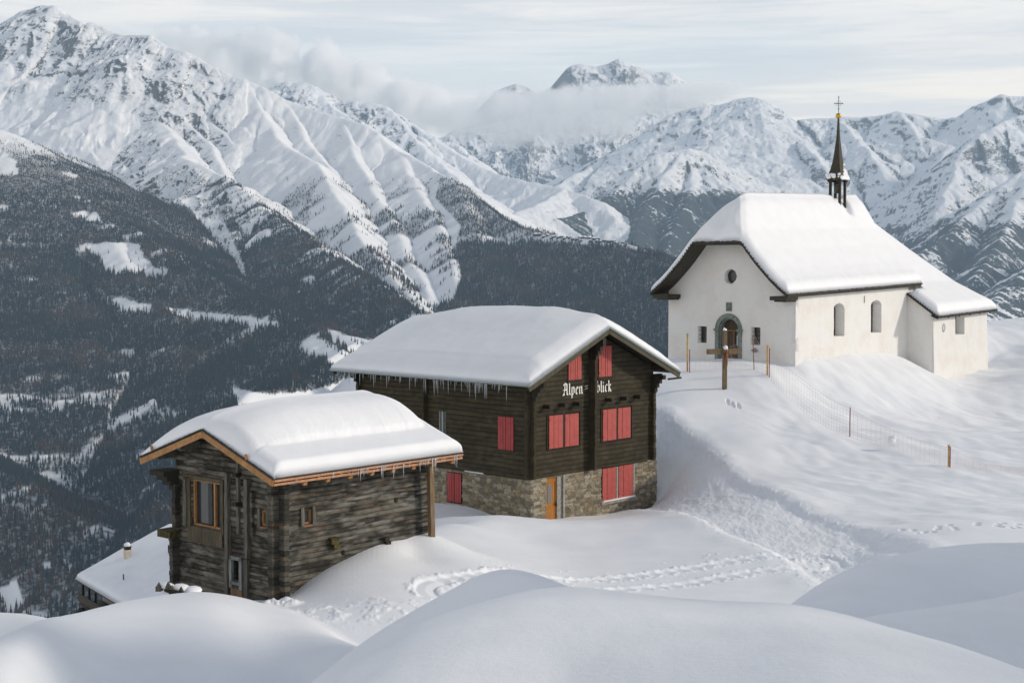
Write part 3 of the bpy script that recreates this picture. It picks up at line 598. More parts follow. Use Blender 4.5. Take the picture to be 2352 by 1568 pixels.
def near_height(u, Yr, detail=True):
    Yg, Ug = np.meshgrid(Yr, u, indexing='ij'); Xg = Ug * Yg
    Z = tps_fast(u, Yr)
    pxu = CX + FPX * u / Fv[1] * 1.0
    mi = []
    def smax(a, b, k): h = np.clip(.5 + .5 * (a - b) / k, 0, 1); return b + (a - b) * h + k * h * (1 - h)
    base0 = Z.copy()
    for mi_, (k, pts) in enumerate(MOUNDS):
        q = [P(*p) for p in pts]; us = np.array([a[0] / a[1] for a in q]); ms = np.array([a[2] / a[1] for a in q]); ys = np.array([a[1] for a in q])
        # smooth interpolation of crest line
        uu = np.linspace(us[0], us[-1], 300); mm = np.interp(uu, us, ms); yy = np.interp(uu, us, ys)
        kk = np.hanning(37); kk /= kk.sum()
        mm = np.convolve(np.pad(mm, 18, 'reflect', reflect_type='odd'), kk, 'valid'); yy = np.convolve(np.pad(yy, 18, 'reflect', reflect_type='odd'), kk, 'valid')
        m_ = np.interp(u, uu, mm); y_ = np.interp(u, uu, yy)
        fade = (np.maximum(us[0] - u, 0) + np.maximum(u - us[-1], 0)) * 150.
        dY = Yg - y_[None, :]
        prof = np.where((dY < -8) & (mi_ < 5), k * 64 + 16 * k * (-8 - dY) * .8, k * dY * dY)
        zm = m_[None, :] * Yg - prof - fade[None, :]
        Z = smax(zm, Z, .12 if mi_ != 4 else .25)
    # path worn across the slope, lower than the snow on both sides
    PATH = [P(*p)[:2] for p in [(1440,1080,81),(1505,1092,76.5),(1570,1125,71.5),(1650,1152,67),(1740,1190,61.8),(1850,1238,57),(1950,1290,52.5),(2000,1325,49.5),(2040,1350,47)]]
    def dist_poly(pts, X, Y):
        best = np.full(X.shape, 1e9); sd = np.zeros(X.shape); tt = np.zeros(X.shape); acc = 0
        for a, b in zip(pts, pts[1:]):
            dx, dy = b[0] - a[0], b[1] - a[1]; L2 = dx * dx + dy * dy
            t = np.clip(((X - a[0]) * dx + (Y - a[1]) * dy) / L2, 0, 1)
            qx, qy = X - a[0] - t * dx, Y - a[1] - t * dy; d = np.hypot(qx, qy); m = d < best
            best = np.where(m, d, best); sd = np.where(m, np.sign(qx * dy - qy * dx), sd); tt = np.where(m, acc + t * math.sqrt(L2), tt); acc += math.sqrt(L2)
        return best, sd, tt
    dp, sp, tp = dist_poly(PATH, Xg, Yg)
    wobble = fbm(Xg / 1.1, Yg / 1.1, 3, .5, 80) * .35
    inp = sstep(2.35, 1.75, dp + wobble * .5)
    Z = Z - .13 * inp + .08 * np.exp(-((dp - 2.7) / .6) ** 2) * np.where(sp < 0, 1.0, .5) * (1 + .6 * fbm(Xg / 1.3, Yg / 1.3, 2, .5, 81))
    if detail:
        far_ = sstep(140, 100, Yg)
        Z = Z + fbm(Xg / 9, Yg / 9, 3, .5, 90) * .20 * sstep(30, 45, Yg) * far_
        # wind waves on the chapel slope, running down to the right
        a = R_(-38); ux = Xg * math.cos(a) - Yg * math.sin(a); vy = Xg * math.sin(a) + Yg * math.cos(a)
        hill = sstep(52, 60, Yg) * sstep(11, 16, Xg) * (1 - inp)
        Z += hill * (fbm((Xg * .8 + Yg * .6) / 2.7, (Xg * .6 - Yg * .8) / 4.0, 3, .45, 92) * .24 + np.maximum(fbm((Xg + Yg * .4) / 1.9, (Xg * .4 - Yg) / 3.0, 2, .5, 94), -.1) * .08)
        Z += fbm(Xg / 3.0, Yg / 3.0, 3, .5, 95) * .03 + fbm(Xg / 1.1, Yg / 2.6, 3, .5, 96) * .022 * sstep(40, 12, Yg) + fbm(Xg / 4.5, Yg / 6.5, 2, .5, 93) * .16 * sstep(48, 34, Yg) * sstep(14, 30, Yg)
        # trodden, lumpy snow on the path
        Z += inp * (fbm(Xg / .28, Yg / .6, 4, .65, 97) * .042 + fbm(Xg / 1.2, Yg / 2.4, 2, .5, 87) * .06)
        Z += np.exp(-((dp - 2.2) / .4) ** 2) * np.maximum(fbm(Xg / .35, Yg / .35, 3, .6, 98), 0) * .09
        # vehicle tracks in front of the house: pressed tread bars and broken crumbs
        TR = [P(*p)[:2] for p in [(1060,1368,44.5),(1240,1352,47.3),(1400,1338,49.2),(1560,1322,50.6),(1700,1305,52),(1860,1292,52.8)]]
        dt, st, tt = dist_poly(TR, Xg, Yg); ds = dt * st
        zone = sstep(3.6, 2.6, dt) * sstep(0, 3, tt)
        for off, wd in ((-1.15, .38), (1.0, .38)):
            dd = np.abs(ds - off); on = sstep(wd, wd * .75, dd)
            bars = np.abs(((tt + dd * .5) / .62) % 1 - .5) * 2
            Z += on * (-.10 + .07 * bars)
            Z += np.exp(-((dd - wd - .12) / .14) ** 2) * np.maximum(fbm(Xg / .3, Yg / .3, 2, .6, 99) + .15, 0) * .10
        lum = zone * sstep(.0, .5, fbm(Xg / 1.4, Yg / 1.4, 2, .5, 100)) * sstep(1.0, -1.0, ds)
        Z += lum * np.maximum(fbm(Xg / .26, Yg / .26, 2, .6, 101) - .12, 0) * .16
        # rough broken snow between barn corner and the tracks
        q1 = P(850, 1400, 41.5); q2 = P(640, 1392, 43.6)
        rr = np.hypot((Xg - q1[0]) / 4.5, (Yg - q1[1]) / 2.0); Z += sstep(1, .3, rr) * np.maximum(fbm(Xg / .5, Yg / .5, 3, .6, 102), 0) * .13
        rr = np.hypot((Xg - q2[0] - .1) / .75, (Yg - q2[1]) / .55); Z += sstep(1, .35, rr) * (.16 + fbm(Xg / .30, Yg / .30, 3, .6, 103) * .22)
        # slide marks on the slope under the cross, footprints on the far path
        for px, py, Y in [(1683,930,83),(1696,934,82.8),(1672,924,83.4)]:
            c = P(px, py, Y); rr = np.hypot((Xg - c[0]) / .13, (Yg - c[1]) / .7); Z -= sstep(1, .4, rr) * .14
        rf = np.random.RandomState(5)
        for i in range(26):
            c = P(2035 + rf.rand() * 330, 1224 + rf.rand() * 30, 53.6 + rf.rand() * 1.5); m_ = (np.abs(Xg - c[0]) < .4) & (np.abs(Yg - c[1]) < .5)
            rr = np.hypot((Xg[m_] - c[0]) / .16, (Yg[m_] - c[1]) / .3); Z[m_] -= sstep(1, .4, rr) * .05
    # past the village the ground drops away
    R0 = np.interp(u, [-.6, -.2, .0, .12, .3, .6], [70, 118, 125, 135, 150, 160])[None, :]
    ov = np.maximum(Yg - R0, 0); Z = Z - .008 * ov ** 2 * np.minimum(1, 90 / (ov + 60)) - .0
    return Xg, Yg, Z, inp
yr = [5.0]
while yr[-1] < 700:
    y = yr[-1]; yr.append(y + (.10 if y < 36 else .075 if y < 56 else .11 if y < 92 else .35 if y < 135 else 4))
YN = np.array(yr); UN = np.concatenate([np.linspace(-.75, -.39, 90, endpoint=False), np.linspace(-.39, .39, 1300, endpoint=False), np.linspace(.39, .75, 90)])
Xn, Yn, Zn, inpn = near_height(UN, YN)
snow_o = mesh_np('snow_ground', np.stack([Xn, Yn, Zn], -1).reshape(-1, 3), gridfaces(*Xn.shape), M_SNOW)
tag(snow_o, 'deep wind-rounded snow with a trodden path and vehicle tracks', None, None, 'structure')
_iu = np.arange(len(UN)); _iy = np.arange(len(YN))
def ground(x, y):
    fj = np.interp(x / y, UN, _iu); fi = np.interp(y, YN, _iy); i = int(min(fi, len(YN) - 2)); j = int(min(fj, len(UN) - 2)); a = fi - i; b = fj - j
    return float(Zn[i, j] * (1 - a) * (1 - b) + Zn[i + 1, j] * a * (1 - b) + Zn[i, j + 1] * (1 - a) * b + Zn[i + 1, j + 1] * a * b)
# unseen hill added right of the frame, shaped to shade part of the foreground
_hx = np.linspace(20, 100, 90); _hy = np.linspace(-40, 44, 100); _HY, _HX = np.meshgrid(_hy, _hx, indexing='ij')
_hh = (29.0 + 13 * fbm(_HY / 15, _HX / 40, 3, .5, 205)) * sstep(43, 30, _HY + fbm(_HX / 12, _HY / 12, 2, .5, 206) * 4)
_HZ = -14.0 + _hh * np.exp(-(np.maximum(46 - _HX, 0) / 13) ** 2) + fbm(_HX / 6, _HY / 6, 3, .5, 207) * .5
shade_hill_o = mesh_np('hill', np.stack([_HX, _HY, _HZ], -1).reshape(-1, 3), gridfaces(*_HX.shape), M_SNOW)
tag(shade_hill_o, 'added snowy hill out of view on the right that shades the foreground', None, None, 'structure')

# ------------------------------------------------------------------ building kit
def bthing(name, label, cat, fr, group=None):
    return thing(name, label, cat, tuple(fr.O), math.pi / 2 - fr.bear, group)
# building frames: local +x = right-hand wall direction, local +y = left-hand wall direction (back-left)
def relief(name, parent, plane, u0, u1, z0, top, step, fn, mat, holes=(), thick=.28, attrs=(), smooth=True):
    """a wall with real surface relief on its outer face. plane 'r': outer face at y=0 looking -y, 'l': x=0 looking -x.
    plane may also be ('r', offset). top(u) = upper outline; holes = list of inside(u,z) tests; fn(U,Z) -> (depth, {attr: values})"""
    kind_, off = plane if isinstance(plane, tuple) else (plane, 0.0)
    us = np.arange(u0, u1 + 1e-6, step); us[-1] = u1
    zt = np.array([top(a) for a in us]); nz_ = int(math.ceil((zt.max() - z0) / step)); zs = z0 + np.arange(nz_ + 1) * step
    Uq, Zq = np.meshgrid(us, zs); Zc = np.minimum(Zq, zt[None, :])
    dep, at = fn(Uq, Zc)
    V = np.stack([Uq, dep, Zc], -1).reshape(-1, 3); F = gridfaces(*Uq.shape)
    cu = (Uq[:-1, :-1] + Uq[1:, 1:]) / 2; cz = (Zq[:-1, :-1] + Zq[1:, 1:]) / 2
    keep = (Zq[:-1, :-1] < np.minimum(zt[:-1], zt[1:])[None, :] - 1e-4)
    for h in holes: keep &= ~h(cu, cz)
    F = F[keep.ravel()]
    # turn the rim back into the wall
    E = np.concatenate([F[:, [0, 1]], F[:, [1, 2]], F[:, [2, 3]], F[:, [3, 0]]]); key = np.sort(E, 1); kk = key[:, 0].astype(np.int64) * len(V) + key[:, 1]
    un, idx, cnt = np.unique(kk, return_index=True, return_counts=True); bd = E[idx[cnt == 1]]
    bv = np.unique(bd); mp = -np.ones(len(V), int); mp[bv] = len(V) + np.arange(len(bv))
    VB = V[bv].copy(); VB[:, 1] = -thick
    F2 = np.stack([bd[:, 1], bd[:, 0], mp[bd[:, 0]], mp[bd[:, 1]]], 1)
    V = np.concatenate([V, VB]); F = np.concatenate([F, F2])
    if kind_ == 'r': W = np.stack([V[:, 0], off - V[:, 1], V[:, 2]], 1)
    else: W = np.stack([off - V[:, 1], V[:, 0], V[:, 2]], 1); F = F[:, ::-1]
    used = np.unique(F); rm = -np.ones(len(W), int); rm[used] = np.arange(len(used))
    o = mesh_np(name, W[used], rm[F], mat, smooth, parent)
    for k, v in at.items():
        vv = np.concatenate([np.broadcast_to(v, Uq.shape).ravel(), np.broadcast_to(v, Uq.shape).ravel()[bv]])[used]; fattr(o, k, vv)
    return o
def rect(a, b, c, d): return lambda u, z: (u > a) & (u < b) & (z > c) & (z < d)
def log_fn(h, seed, rough=1.0, bulge=.035, warp=.04, crack=1.0, pale=None):
    def f(U, Z):
        zz = Z + fbm(U / 2.2, Z / 3, 2, .5, seed) * warp * 2; lid = np.floor(zz / h); fr = zz / h - lid
        off = perlin(lid * 3.7 + .5, lid * 0 + .3, seed) * .03 * rough
        prof = 1 - np.abs(fr * 2 - 1) ** 6; d = bulge * (prof - 1) * 1.6 + off
        g = fbm(U / .55, Z / .035 + lid * 7, 4, .62, seed + 2); d = d + g * .012 * rough
        cr = sstep(.32, .5, ridged(U / .9, Z / .07 + lid * 5, 2, .5, seed + 4) - .38) * crack * sstep(.1, .4, fbm(U / .7, lid * 3.3, 2, .5, seed + 6) + .15)
        d = d - cr * .02 * rough
        seam = np.clip(sstep(.66, .95, np.abs(fr * 2 - 1)) * (.75 + .25 * fbm(U / .4, lid, 2, .5, seed + 8)) + cr * .4, 0, 1)
        pl = sstep(.0, .5, fbm(U / .9, fr * 1.5 + lid * 3.7, 3, .6, seed + 9)) * sstep(-.25, .3, fbm(U / 1.6, Z / .9, 2, .5, seed + 10))
        if pale is not None: pl = np.clip(pl + pale(U, Z), 0, 1)
        tone = np.clip(.5 + .55 * perlin(U / 1.7 + lid * 13.7, lid * 7.31 + .4, seed + 12) + .35 * perlin(U / .35 + lid * 5.1, lid * 3.3 + .7 + fr * .6, seed + 13) + .25 * perlin(lid * 3.9 + .5, lid * 0 + .5, seed + 14), 0, 1)
        return d, {'seam': seam, 'pale': pl, 'tone': tone}
    return f
def stone_fn(seed, cw=.42, ch=.17):
    def f(U, Z):
        # coursed rubble: jittered cells, rows of uneven height
        Zw = Z + fbm(U / 1.5, Z / 1.5, 2, .5, seed) * .10; Uw = U + fbm(U / .4, Z / .2, 2, .5, seed + 1) * .06
        rowf = Zw / ch; r0 = np.floor(rowf).astype(int); best = np.full(U.shape, 9.); sec = np.full(U.shape, 9.); idb = np.zeros(U.shape)
        for dr in (-1, 0, 1):
            r = r0 + dr; sh = (np.sin(r * 12.9898 + seed) * 43758.5) % 1; wv = .7 + .7 * ((np.sin(r * 78.2 + seed) * 1234.5) % 1)
            cf = Uw / (cw * wv) + sh * 5; c0 = np.floor(cf).astype(int)
            for dc in (-1, 0, 1):
                c = c0 + dc; h1 = (np.sin(c * 127.1 + r * 311.7 + seed) * 43758.5453) % 1; h2 = (np.sin(c * 269.5 + r * 183.3 + seed) * 43758.5453) % 1
                du = (cf - c - .5 - (h1 - .5) * .55) * .95; dz = (rowf - r - .5 - (h2 - .5) * .5) * 1.0
                d = np.maximum(np.abs(du), np.abs(dz)) * .7 + np.hypot(du, dz) * .45
                m = d < best; sec = np.where(m, best, np.minimum(sec, d)); idb = np.where(m, h1 * .5 + h2 * .5 + c * .137 + r * .311, idb); best = np.where(m, d, best)
        e = sec - best; j = sstep(.12, .02, e); sid = (np.sin(idb * 91.7) * 4375.3) % 1; sid2 = (np.sin(idb * 41.3) * 1375.3) % 1
        d = -.045 * j + sid * .035 + fbm(U / .09, Z / .07, 3, .6, seed + 3) * .012
        return d, {'stone': sid, 'stoneb': sid2, 'joint': j}
    return f
def smooth_fn(seed, a=.018):
    def f(U, Z):
        return fbm(U / 1.3, Z / 1.3, 4, .5, seed) * a * 1.6, {}
    return f
def lofted_snow(name, label, fr, xr, yr_, base, thick, step, group=None, seed=0, edge=.28, rough=.015, mask=None, cat='snow'):
    """snow lying on a roof: top = base + thickness, rounded off at the edges, closed underneath"""
    xs = np.linspace(xr[0], xr[1], int((xr[1] - xr[0]) / step) + 2); ys = np.linspace(yr_[0], yr_[1], int((yr_[1] - yr_[0]) / step) + 2)
    Yq, Xq = np.meshgrid(ys, xs, indexing='ij')
    b = base(Xq, Yq); t, Xo, Yo = thick(Xq, Yq)
    top = b + np.maximum(t, .02) + fbm(Xq / .5, Yq / .5, 3, .5, seed) * rough * np.clip(t / .2, 0, 1)
    V = np.stack([Xo, Yo, top], -1).reshape(-1, 3); n = len(V); F = gridfaces(*Xq.shape)
    VB = np.stack([Xq, Yq, b + .005], -1).reshape(-1, 3)
    nr, nc = Xq.shape; ring = [(0, j) for j in range(nc)] + [(i, nc - 1) for i in range(1, nr)] + [(nr - 1, j) for j in range(nc - 2, -1, -1)] + [(i, 0) for i in range(nr - 2, 0, -1)]
    ri = np.array([i * nc + j for i, j in ring]); rn = np.roll(ri, -1)
    F = np.concatenate([F, np.stack([ri, ri + n, rn + n, rn], 1)[:, ::-1][:, [1, 0, 3, 2]][:, ::-1], gridfaces(*Xq.shape)[:, ::-1] + n])
    o = mesh_np(name, np.concatenate([V, VB]), F, M_ROOFSNOW, True)
    o.location = tuple(fr.O); o.rotation_euler = (0, 0, math.pi / 2 - fr.bear)
    return tag(o, label, cat, group)
def icicles(parent, p0, p1, n, seed, lmin, lmax, mat=None, clump=.5):
    rg = random.Random(seed); p0 = Vector(p0); p1 = Vector(p1)
    cents = [rg.random() for _ in range(max(2, n // 7))]
    for i in range(n):
        t = rg.random() if rg.random() > clump else min(.995, max(.005, rg.choice(cents) + rg.gauss(0, .018)))
        L = lmin + (lmax - lmin) * rg.random() ** 2.2; p = p0.lerp(p1, t); r = .006 + .010 * L / lmax
        bm = bmesh.new(); w_ = (rg.random() - .5) * .02
        tube(bm, [p, p + Vector((w_ * .5, 0, -L * .35)), p + Vector((w_, 0, -L * .75)), p + Vector((w_, 0, -L))], [r * 1.3, r, r * .55, .0015], 6)
        obj_bm('icicle', bm, mat or M_ICE, parent, True)
def shutter_pair(parent, plane, rects, mat, zb=None, rail=True, depth=.05):
    """plank shutters, each leaf a part with a hinge strap sub-part"""
    for (a, b, z0, z1, *cut) in rects:
        bm = bmesh.new(); npk = 3; wd = (b - a) / npk
        for k in range(npk):
            x0 = a + k * wd + .010; x1 = a + (k + 1) * wd - .010; zt0 = zt1 = z1
            if cut: zt0 = cut[0](x0); zt1 = cut[0](x1)
            zt0 = min(z1, zt0); zt1 = min(z1, zt1)
            pts = [(x0, z0), (x1, z0), (x1, zt1), (x0, zt0)]; off = (.0, .012, .005)[k % 3]
            if plane == 'r':
                vs = [bm.verts.new((p[0], -depth - off, p[1])) for p in pts] + [bm.verts.new((p[0], -.012, p[1])) for p in pts]
            else:
                vs = [bm.verts.new((-depth - off, p[0], p[1])) for p in pts] + [bm.verts.new((-.012, p[0], p[1])) for p in pts]
            for f in ((0, 1, 2, 3), (7, 6, 5, 4), (0, 4, 5, 1), (1, 5, 6, 2), (2, 6, 7, 3), (3, 7, 4, 0)): bm.faces.new([vs[i] for i in f])
        o = obj_bm('shutter', bm, mat, parent)
        for zr in (z0 + (z1 - z0) * .13, z0 + (z1 - z0) * .87):
            bm = bmesh.new(); q = (a + .03, b - .03); dd = (-depth - .022, -depth - .005)
            if cut: q = (a + .1, b - .03)
            if plane == 'r': box(bm, q[0], q[1], dd[0], dd[1], zr - .03, zr + .03)
            else: box(bm, dd[0], dd[1], q[0], q[1], zr - .03, zr + .03)
            obj_bm('batten', bm, mat, o)
def pbox(name, parent, plane, a, b, z0, z1, d0, d1, mat):
    """box on a wall plane; d>0 sticks out"""
    bm = bmesh.new()
    if plane == 'r': box(bm, a, b, -d1, -d0, z0, z1)
    else: box(bm, -d1, -d0, a, b, z0, z1)
    return obj_bm(name, bm, mat, parent)

# ------------------------------------------------------------------ the dark timber house with red shutters
AW, AL = 9.46, 12.75           # gable width, length back
ax0, ax1, ay0, ay1 = -1.15, AW + 1.0, -1.0, AL + 1.0   # roof outline
AZ0, AZR, AXC = 6.62, 9.18, AW / 2 - .05
def aroof(x): return AZ0 + (AZR - AZ0) * (1 - np.abs(x - AXC) / (AXC - ax0))
house = bthing('timber_house', 'dark brown timber house on a stone base with faded red shutters', 'house', ALP)
gtop = lambda u: float(aroof(u)) - .22
relief('gable_wall', house, 'r', 0, AW, 1.93, gtop, .045, log_fn(.235, 11, .45, .012, .02, .4), M_HOUSELOG)
relief('side_wall', house, 'l', 0, AL, 1.90, lambda u: AZ0 + .3, .05, log_fn(.235, 15, .45, .012, .02, .4), M_HOUSELOG, holes=[rect(5.95, 6.45, 3.35, 4.80)])
bm = bmesh.new(); prism(bm, [(.2, 1.9), (AW - .1, 1.9), (AW - .1, AZ0 + .2), (AXC, AZR - .25), (.2, AZ0 + .2)], 'y', .3, AL)
obj_bm('back_walls', bm, M_DARKWOOD, house)
relief('stone_base', house, 'r', -.02, AW + .33, -2.2, lambda u: 1.93, .04, stone_fn(3), M_STONE, holes=[rect(1.12, 2.32, -2.2, 1.90), rect(5.28, 7.92, .22, 1.95)], thick=.35)
relief('stone_base', house, 'l', -.02, AL, -2.2, lambda u: 1.88, .045, stone_fn(8), M_STONE, holes=[rect(4.72, 5.82, .2, 1.76)], thick=.3)
bm = bmesh.new(); box(bm, .4, AW, .4, AL, -2.2, 1.86); box(bm, AW, AW + .32, .02, AL, -2.2, 1.90); obj_bm('base_core', bm, M_CONCRETE, house)
# log-end columns: near corner, centre, far corner of the gable, and on the long side
def log_ends(name, plane, u, wd, out, z0, z1, seed, h=.235, mat=M_HOUSELOG):
    rg = random.Random(seed); bm = bmesh.new(); z = z0
    while z < z1:
        d = out + rg.uniform(-.02, .02); a = u - wd / 2 + rg.uniform(-.012, .012); b = a + wd; zt = min(z + h - .015, z1)
        if plane == 'r': box(bm, a, b, -d, .05, z, zt)
        else: box(bm, -d, .05, a, b, z, zt)
        z += h
    o = obj_bm(name, bm, mat, house if seed < 50 else barn); co = np.empty(len(o.data.vertices) * 3); o.data.vertices.foreach_get('co', co)
    lid_ = np.floor(co.reshape(-1, 3)[:, 2] / h + .2); fattr(o, 'tone', np.clip(.35 + .5 * perlin(lid_ * 3.7 + seed, lid_ * 0 + .5, 3), 0, 1)); return o
log_ends('corner_post', 'r', .09, .17, .24, 1.95, 6.55, 1); log_ends('corner_post', 'l', .09, .17, .24, 1.93, 6.5, 2)
log_ends('middle_post', 'r', 4.36, .20, .42, 1.98, 8.2, 3); log_ends('middle_post', 'l', 7.35, .2, .3, 3.0, 6.5, 4)
log_ends('corner_post', 'r', AW - .12, .2, .22, 1.98, 6.3, 5); log_ends('corner_post', 'l', AL - .1, .2, .22, 3.0, 6.5, 6)
# stepped consoles that carry the roof
def console(plane, u, wd, steps):
    bm = bmesh.new()
    for (z0, z1, out) in steps:
        if plane == 'r': box(bm, u - wd / 2, u + wd / 2, -out, .06, z0, z1)
        else: box(bm, -out, .06, u - wd / 2, u + wd / 2, z0, z1)
    obj_bm('roof_console', bm, M_DARKWOOD, house)
console('r', .1, .2, [(5.75, 5.98, .34), (5.98, 6.20, .48), (6.20, 6.42, .66), (6.42, 6.62, .86)])
console('r', 4.36, .24, [(7.55, 7.78, .50), (7.78, 8.0, .62), (8.0, 8.25, .78), (8.25, 8.62, .95)])
console('r', AW - .12, .22, [(5.6, 5.83, .30), (5.83, 6.06, .42), (6.06, 6.28, .6), (6.28, 6.50, .85)])
bm = bmesh.new()
for (z0, z1, o_) in [(5.55, 5.78, .25), (5.78, 6.0, .45), (6.0, 6.22, .62), (6.22, 6.5, .8)]: box(bm, AW - .05, AW + o_, .02, .2, z0, z1)
obj_bm('roof_console', bm, M_DARKWOOD, house)
bm = bmesh.new()
for (z0, z1, o_) in [(5.75, 5.98, .22), (5.98, 6.2, .4), (6.2, 6.45, .62), (6.45, 6.6, .9)]: box(bm, -o_, .05, AL - .2, AL - .02, z0, z1)
obj_bm('roof_console', bm, M_DARKWOOD, house)
# roof: boarding, verge boards, sheet-metal edge
roof = bmesh.new()
for s in (0, 1):
    xe = ax0 if s == 0 else ax1; ze = float(aroof(xe))
    pts = [(xe, ze - .10), (AXC, AZR - .10), (AXC, AZR), (xe, ze)]
    prism(roof, pts, 'y', ay0, ay1)
roof_o = obj_bm('roof', roof, M_DARKWOOD, house)
bm = bmesh.new()
for xe in (ax0 + .02, ax1 - .02):
    ze = float(aroof(xe)); beam(bm, (xe, ay0 + .03, ze - .22), (AXC, ay0 + .03, AZR - .22), .06, .24, (0, 0, 1))
obj_bm('verge_board', bm, mat_wood_flat('verge_board_wood', (.05, .042, .025), (.10, .085, .052)), roof_o)
bm = bmesh.new()
for xe in (ax0 - .02, ax1 + .02):
    ze = float(aroof(xe)); beam(bm, (xe, ay0 - .02, ze - .03), (AXC, ay0 - .02, AZR - .03), .05, .10)
beam(bm, (ax0 - .03, ay0 - .03, AZ0 - .035), (ax0 - .03, ay1, AZ0 - .035), .05, .11)
obj_bm('sheet_metal_edge', bm, M_GUTTER, roof_o)
for x in (.1, AXC, AW - .12):
    zt = float(aroof(x)) - .12; bm = bmesh.new(); box(bm, x - .11, x + .11, ay0 + .08, .1, zt - .26, zt - .02); obj_bm('purlin', bm, M_DARKWOOD, house)
for k in range(13):
    y = -.8 + k * (AL + 1.6) / 12; bm = bmesh.new(); beam(bm, (ax0 + .06, y, AZ0 - .19), (.1, y, float(aroof(.1)) - .2), .10, .14); obj_bm('rafter', bm, M_DARKWOOD, house)
bm = bmesh.new(); beam(bm, (AW + .2, -.85, 6.28), (AW + 1.25, -.85, 6.30), .12, .09); obj_bm('gutter_board', bm, M_DARKWOOD, house)
# shutters on the gable
rc = lambda u: float(aroof(u)) - .46
shutter_pair(house, 'r', [(2.70, 3.17, 6.58, 7.96, rc), (3.19, 3.66, 6.58, 7.96, rc), (5.0, 5.47, 6.60, 8.16), (5.50, 5.98, 6.60, 8.16),
    (1.29, 2.29, 3.31, 4.92), (2.46, 3.46, 3.31, 4.90), (5.32, 6.38, 3.33, 4.92), (6.51, 7.53, 3.34, 4.92)], M_RED)
shutter_pair(house, 'r', [(5.33, 6.42, .27, 1.91), (6.62, 7.78, .27, 1.92)], M_RED, depth=-.02 + .04)
shutter_pair(house, 'l', [(1.09, 1.60, 3.24, 4.85), (1.62, 2.14, 3.24, 4.85)], M_REDSH)
for k, a, b in ((0, 1.05, 2.18),):
    pbox('window_frame', house, 'l', a, b, 3.18, 3.24, .0, .07, M_DARKWOOD)
for a, b, z0, z1 in ((1.2, 3.58, 3.26, 4.97), (5.24, 7.64, 3.27, 4.98), (2.62, 3.74, 6.5, 6.56), (4.92, 6.06, 6.5, 6.57)):
    bm = bmesh.new(); h = .06
    if z1 - z0 > .3:
        for q in ((a, b, z0 - h, z0), (a, b, z1, z1 + h), (a - h, a, z0, z1), (b, b + h, z0, z1), ((a + b) / 2 - .08, (a + b) / 2 + .08, z0, z1)): box(bm, q[0], q[1], -.035, .01, q[2], q[3])
    else: box(bm, a, b, -.05, .01, z0 - .04, z1)
    obj_bm('window_frame', bm, M_DARKWOOD, house)
# window in the stone base: plastered reveal, mullion, snowy sill
bm = bmesh.new(); box(bm, 5.28, 7.92, .12, .2, .2, 1.95); obj_bm('window_back', bm, M_DARK, house)
bm = bmesh.new(); box(bm, 6.45, 6.58, -.02, .1, .25, 1.9); box(bm, 7.80, 7.93, -.03, .1, .2, 1.93); box(bm, 5.2, 8.0, -.10, .1, .08, .22)
o = obj_bm('window_surround', bm, M_CONCRETE, house)
# door and its recess
bm = bmesh.new(); box(bm, 1.95, 2.30, .02, .45, -2.2, 1.9); obj_bm('door_jamb', bm, M_CONCRETE, house)
bm = bmesh.new(); box(bm, 2.30, 2.43, -.07, .12, -2.2, 1.93); obj_bm('door_jamb', bm, M_CONCRETE, house)
bm = bmesh.new(); box(bm, 1.10, 2.0, .12, .19, -2.2, 1.9)
for q in ((1.14, 1.28, -.4, 1.88), (1.88, 1.98, -.4, 1.88), (1.28, 1.88, 1.66, 1.88)): box(bm, q[0], q[1], .09, .12, q[2], q[3])
for k in range(5): box(bm, 1.29 + k * .118, 1.29 + k * .118 + .108, .102, .12, -.6, .42)
door = obj_bm('door', bm, M_DOOR, house)
bm = bmesh.new(); box(bm, 1.32, 1.62, .095, .115, .62, 1.52); obj_bm('door_glass', bm, mat_glass('door_pane', (.16, .17, .17), .3), door)
bm = bmesh.new(); box(bm, 1.90, 1.94, .03, .09, .45, .62); box(bm, 1.80, 1.94, .03, .05, .54, .58); obj_bm('door_handle', bm, M_HINGE, door)
# red door on the long side, low in the base
shutter_pair(house, 'l', [(4.77, 5.27, .25, 1.72), (5.30, 5.80, .25, 1.72)], M_REDSH, depth=-.03 + .045)
bm = bmesh.new(); box(bm, -.12, .3, 4.6, 5.95, .10, .19); obj_bm('door_sill', bm, M_CONCRETE, house)
bm = bmesh.new(); box(bm, .1, .2, 4.7, 5.85, .2, 1.78); obj_bm('door_back', bm, M_DARK, house)
# open window on the long side with its curtain
bm = bmesh.new(); box(bm, .12, .16, 5.95, 6.45, 3.35, 4.80); wn = obj_bm('window', bm, M_CURTAIN, house)
bm = bmesh.new()
for q in ((5.93, 6.0, 3.33, 4.82), (6.2, 6.25, 3.33, 4.82), (6.42, 6.48, 3.33, 4.82)): box(bm, .04, .11, q[0], q[1], q[2], q[3])
obj_bm('frame', bm, mat_plain('pale_frame_paint', (.45, .47, .45), .6), wn)
# beam ends poking out above the windows
for x, z in ((1.01, 5.40), (2.12, 5.40), (3.19, 5.40), (5.66, 5.42), (6.82, 5.42), (7.93, 5.43)):
    bm = bmesh.new(); box(bm, x - .10, x + .10, -.42, .0, z - .10, z + .09, .02, random.Random(int(x * 99))); obj_bm('beam_end', bm, M_DARKWOOD, house)
icicles(house, (ax0 - .03, .2, AZ0 - .08), (ax0 - .03, ay1 - .6, AZ0 - .08), 92, 4, .12, .85)
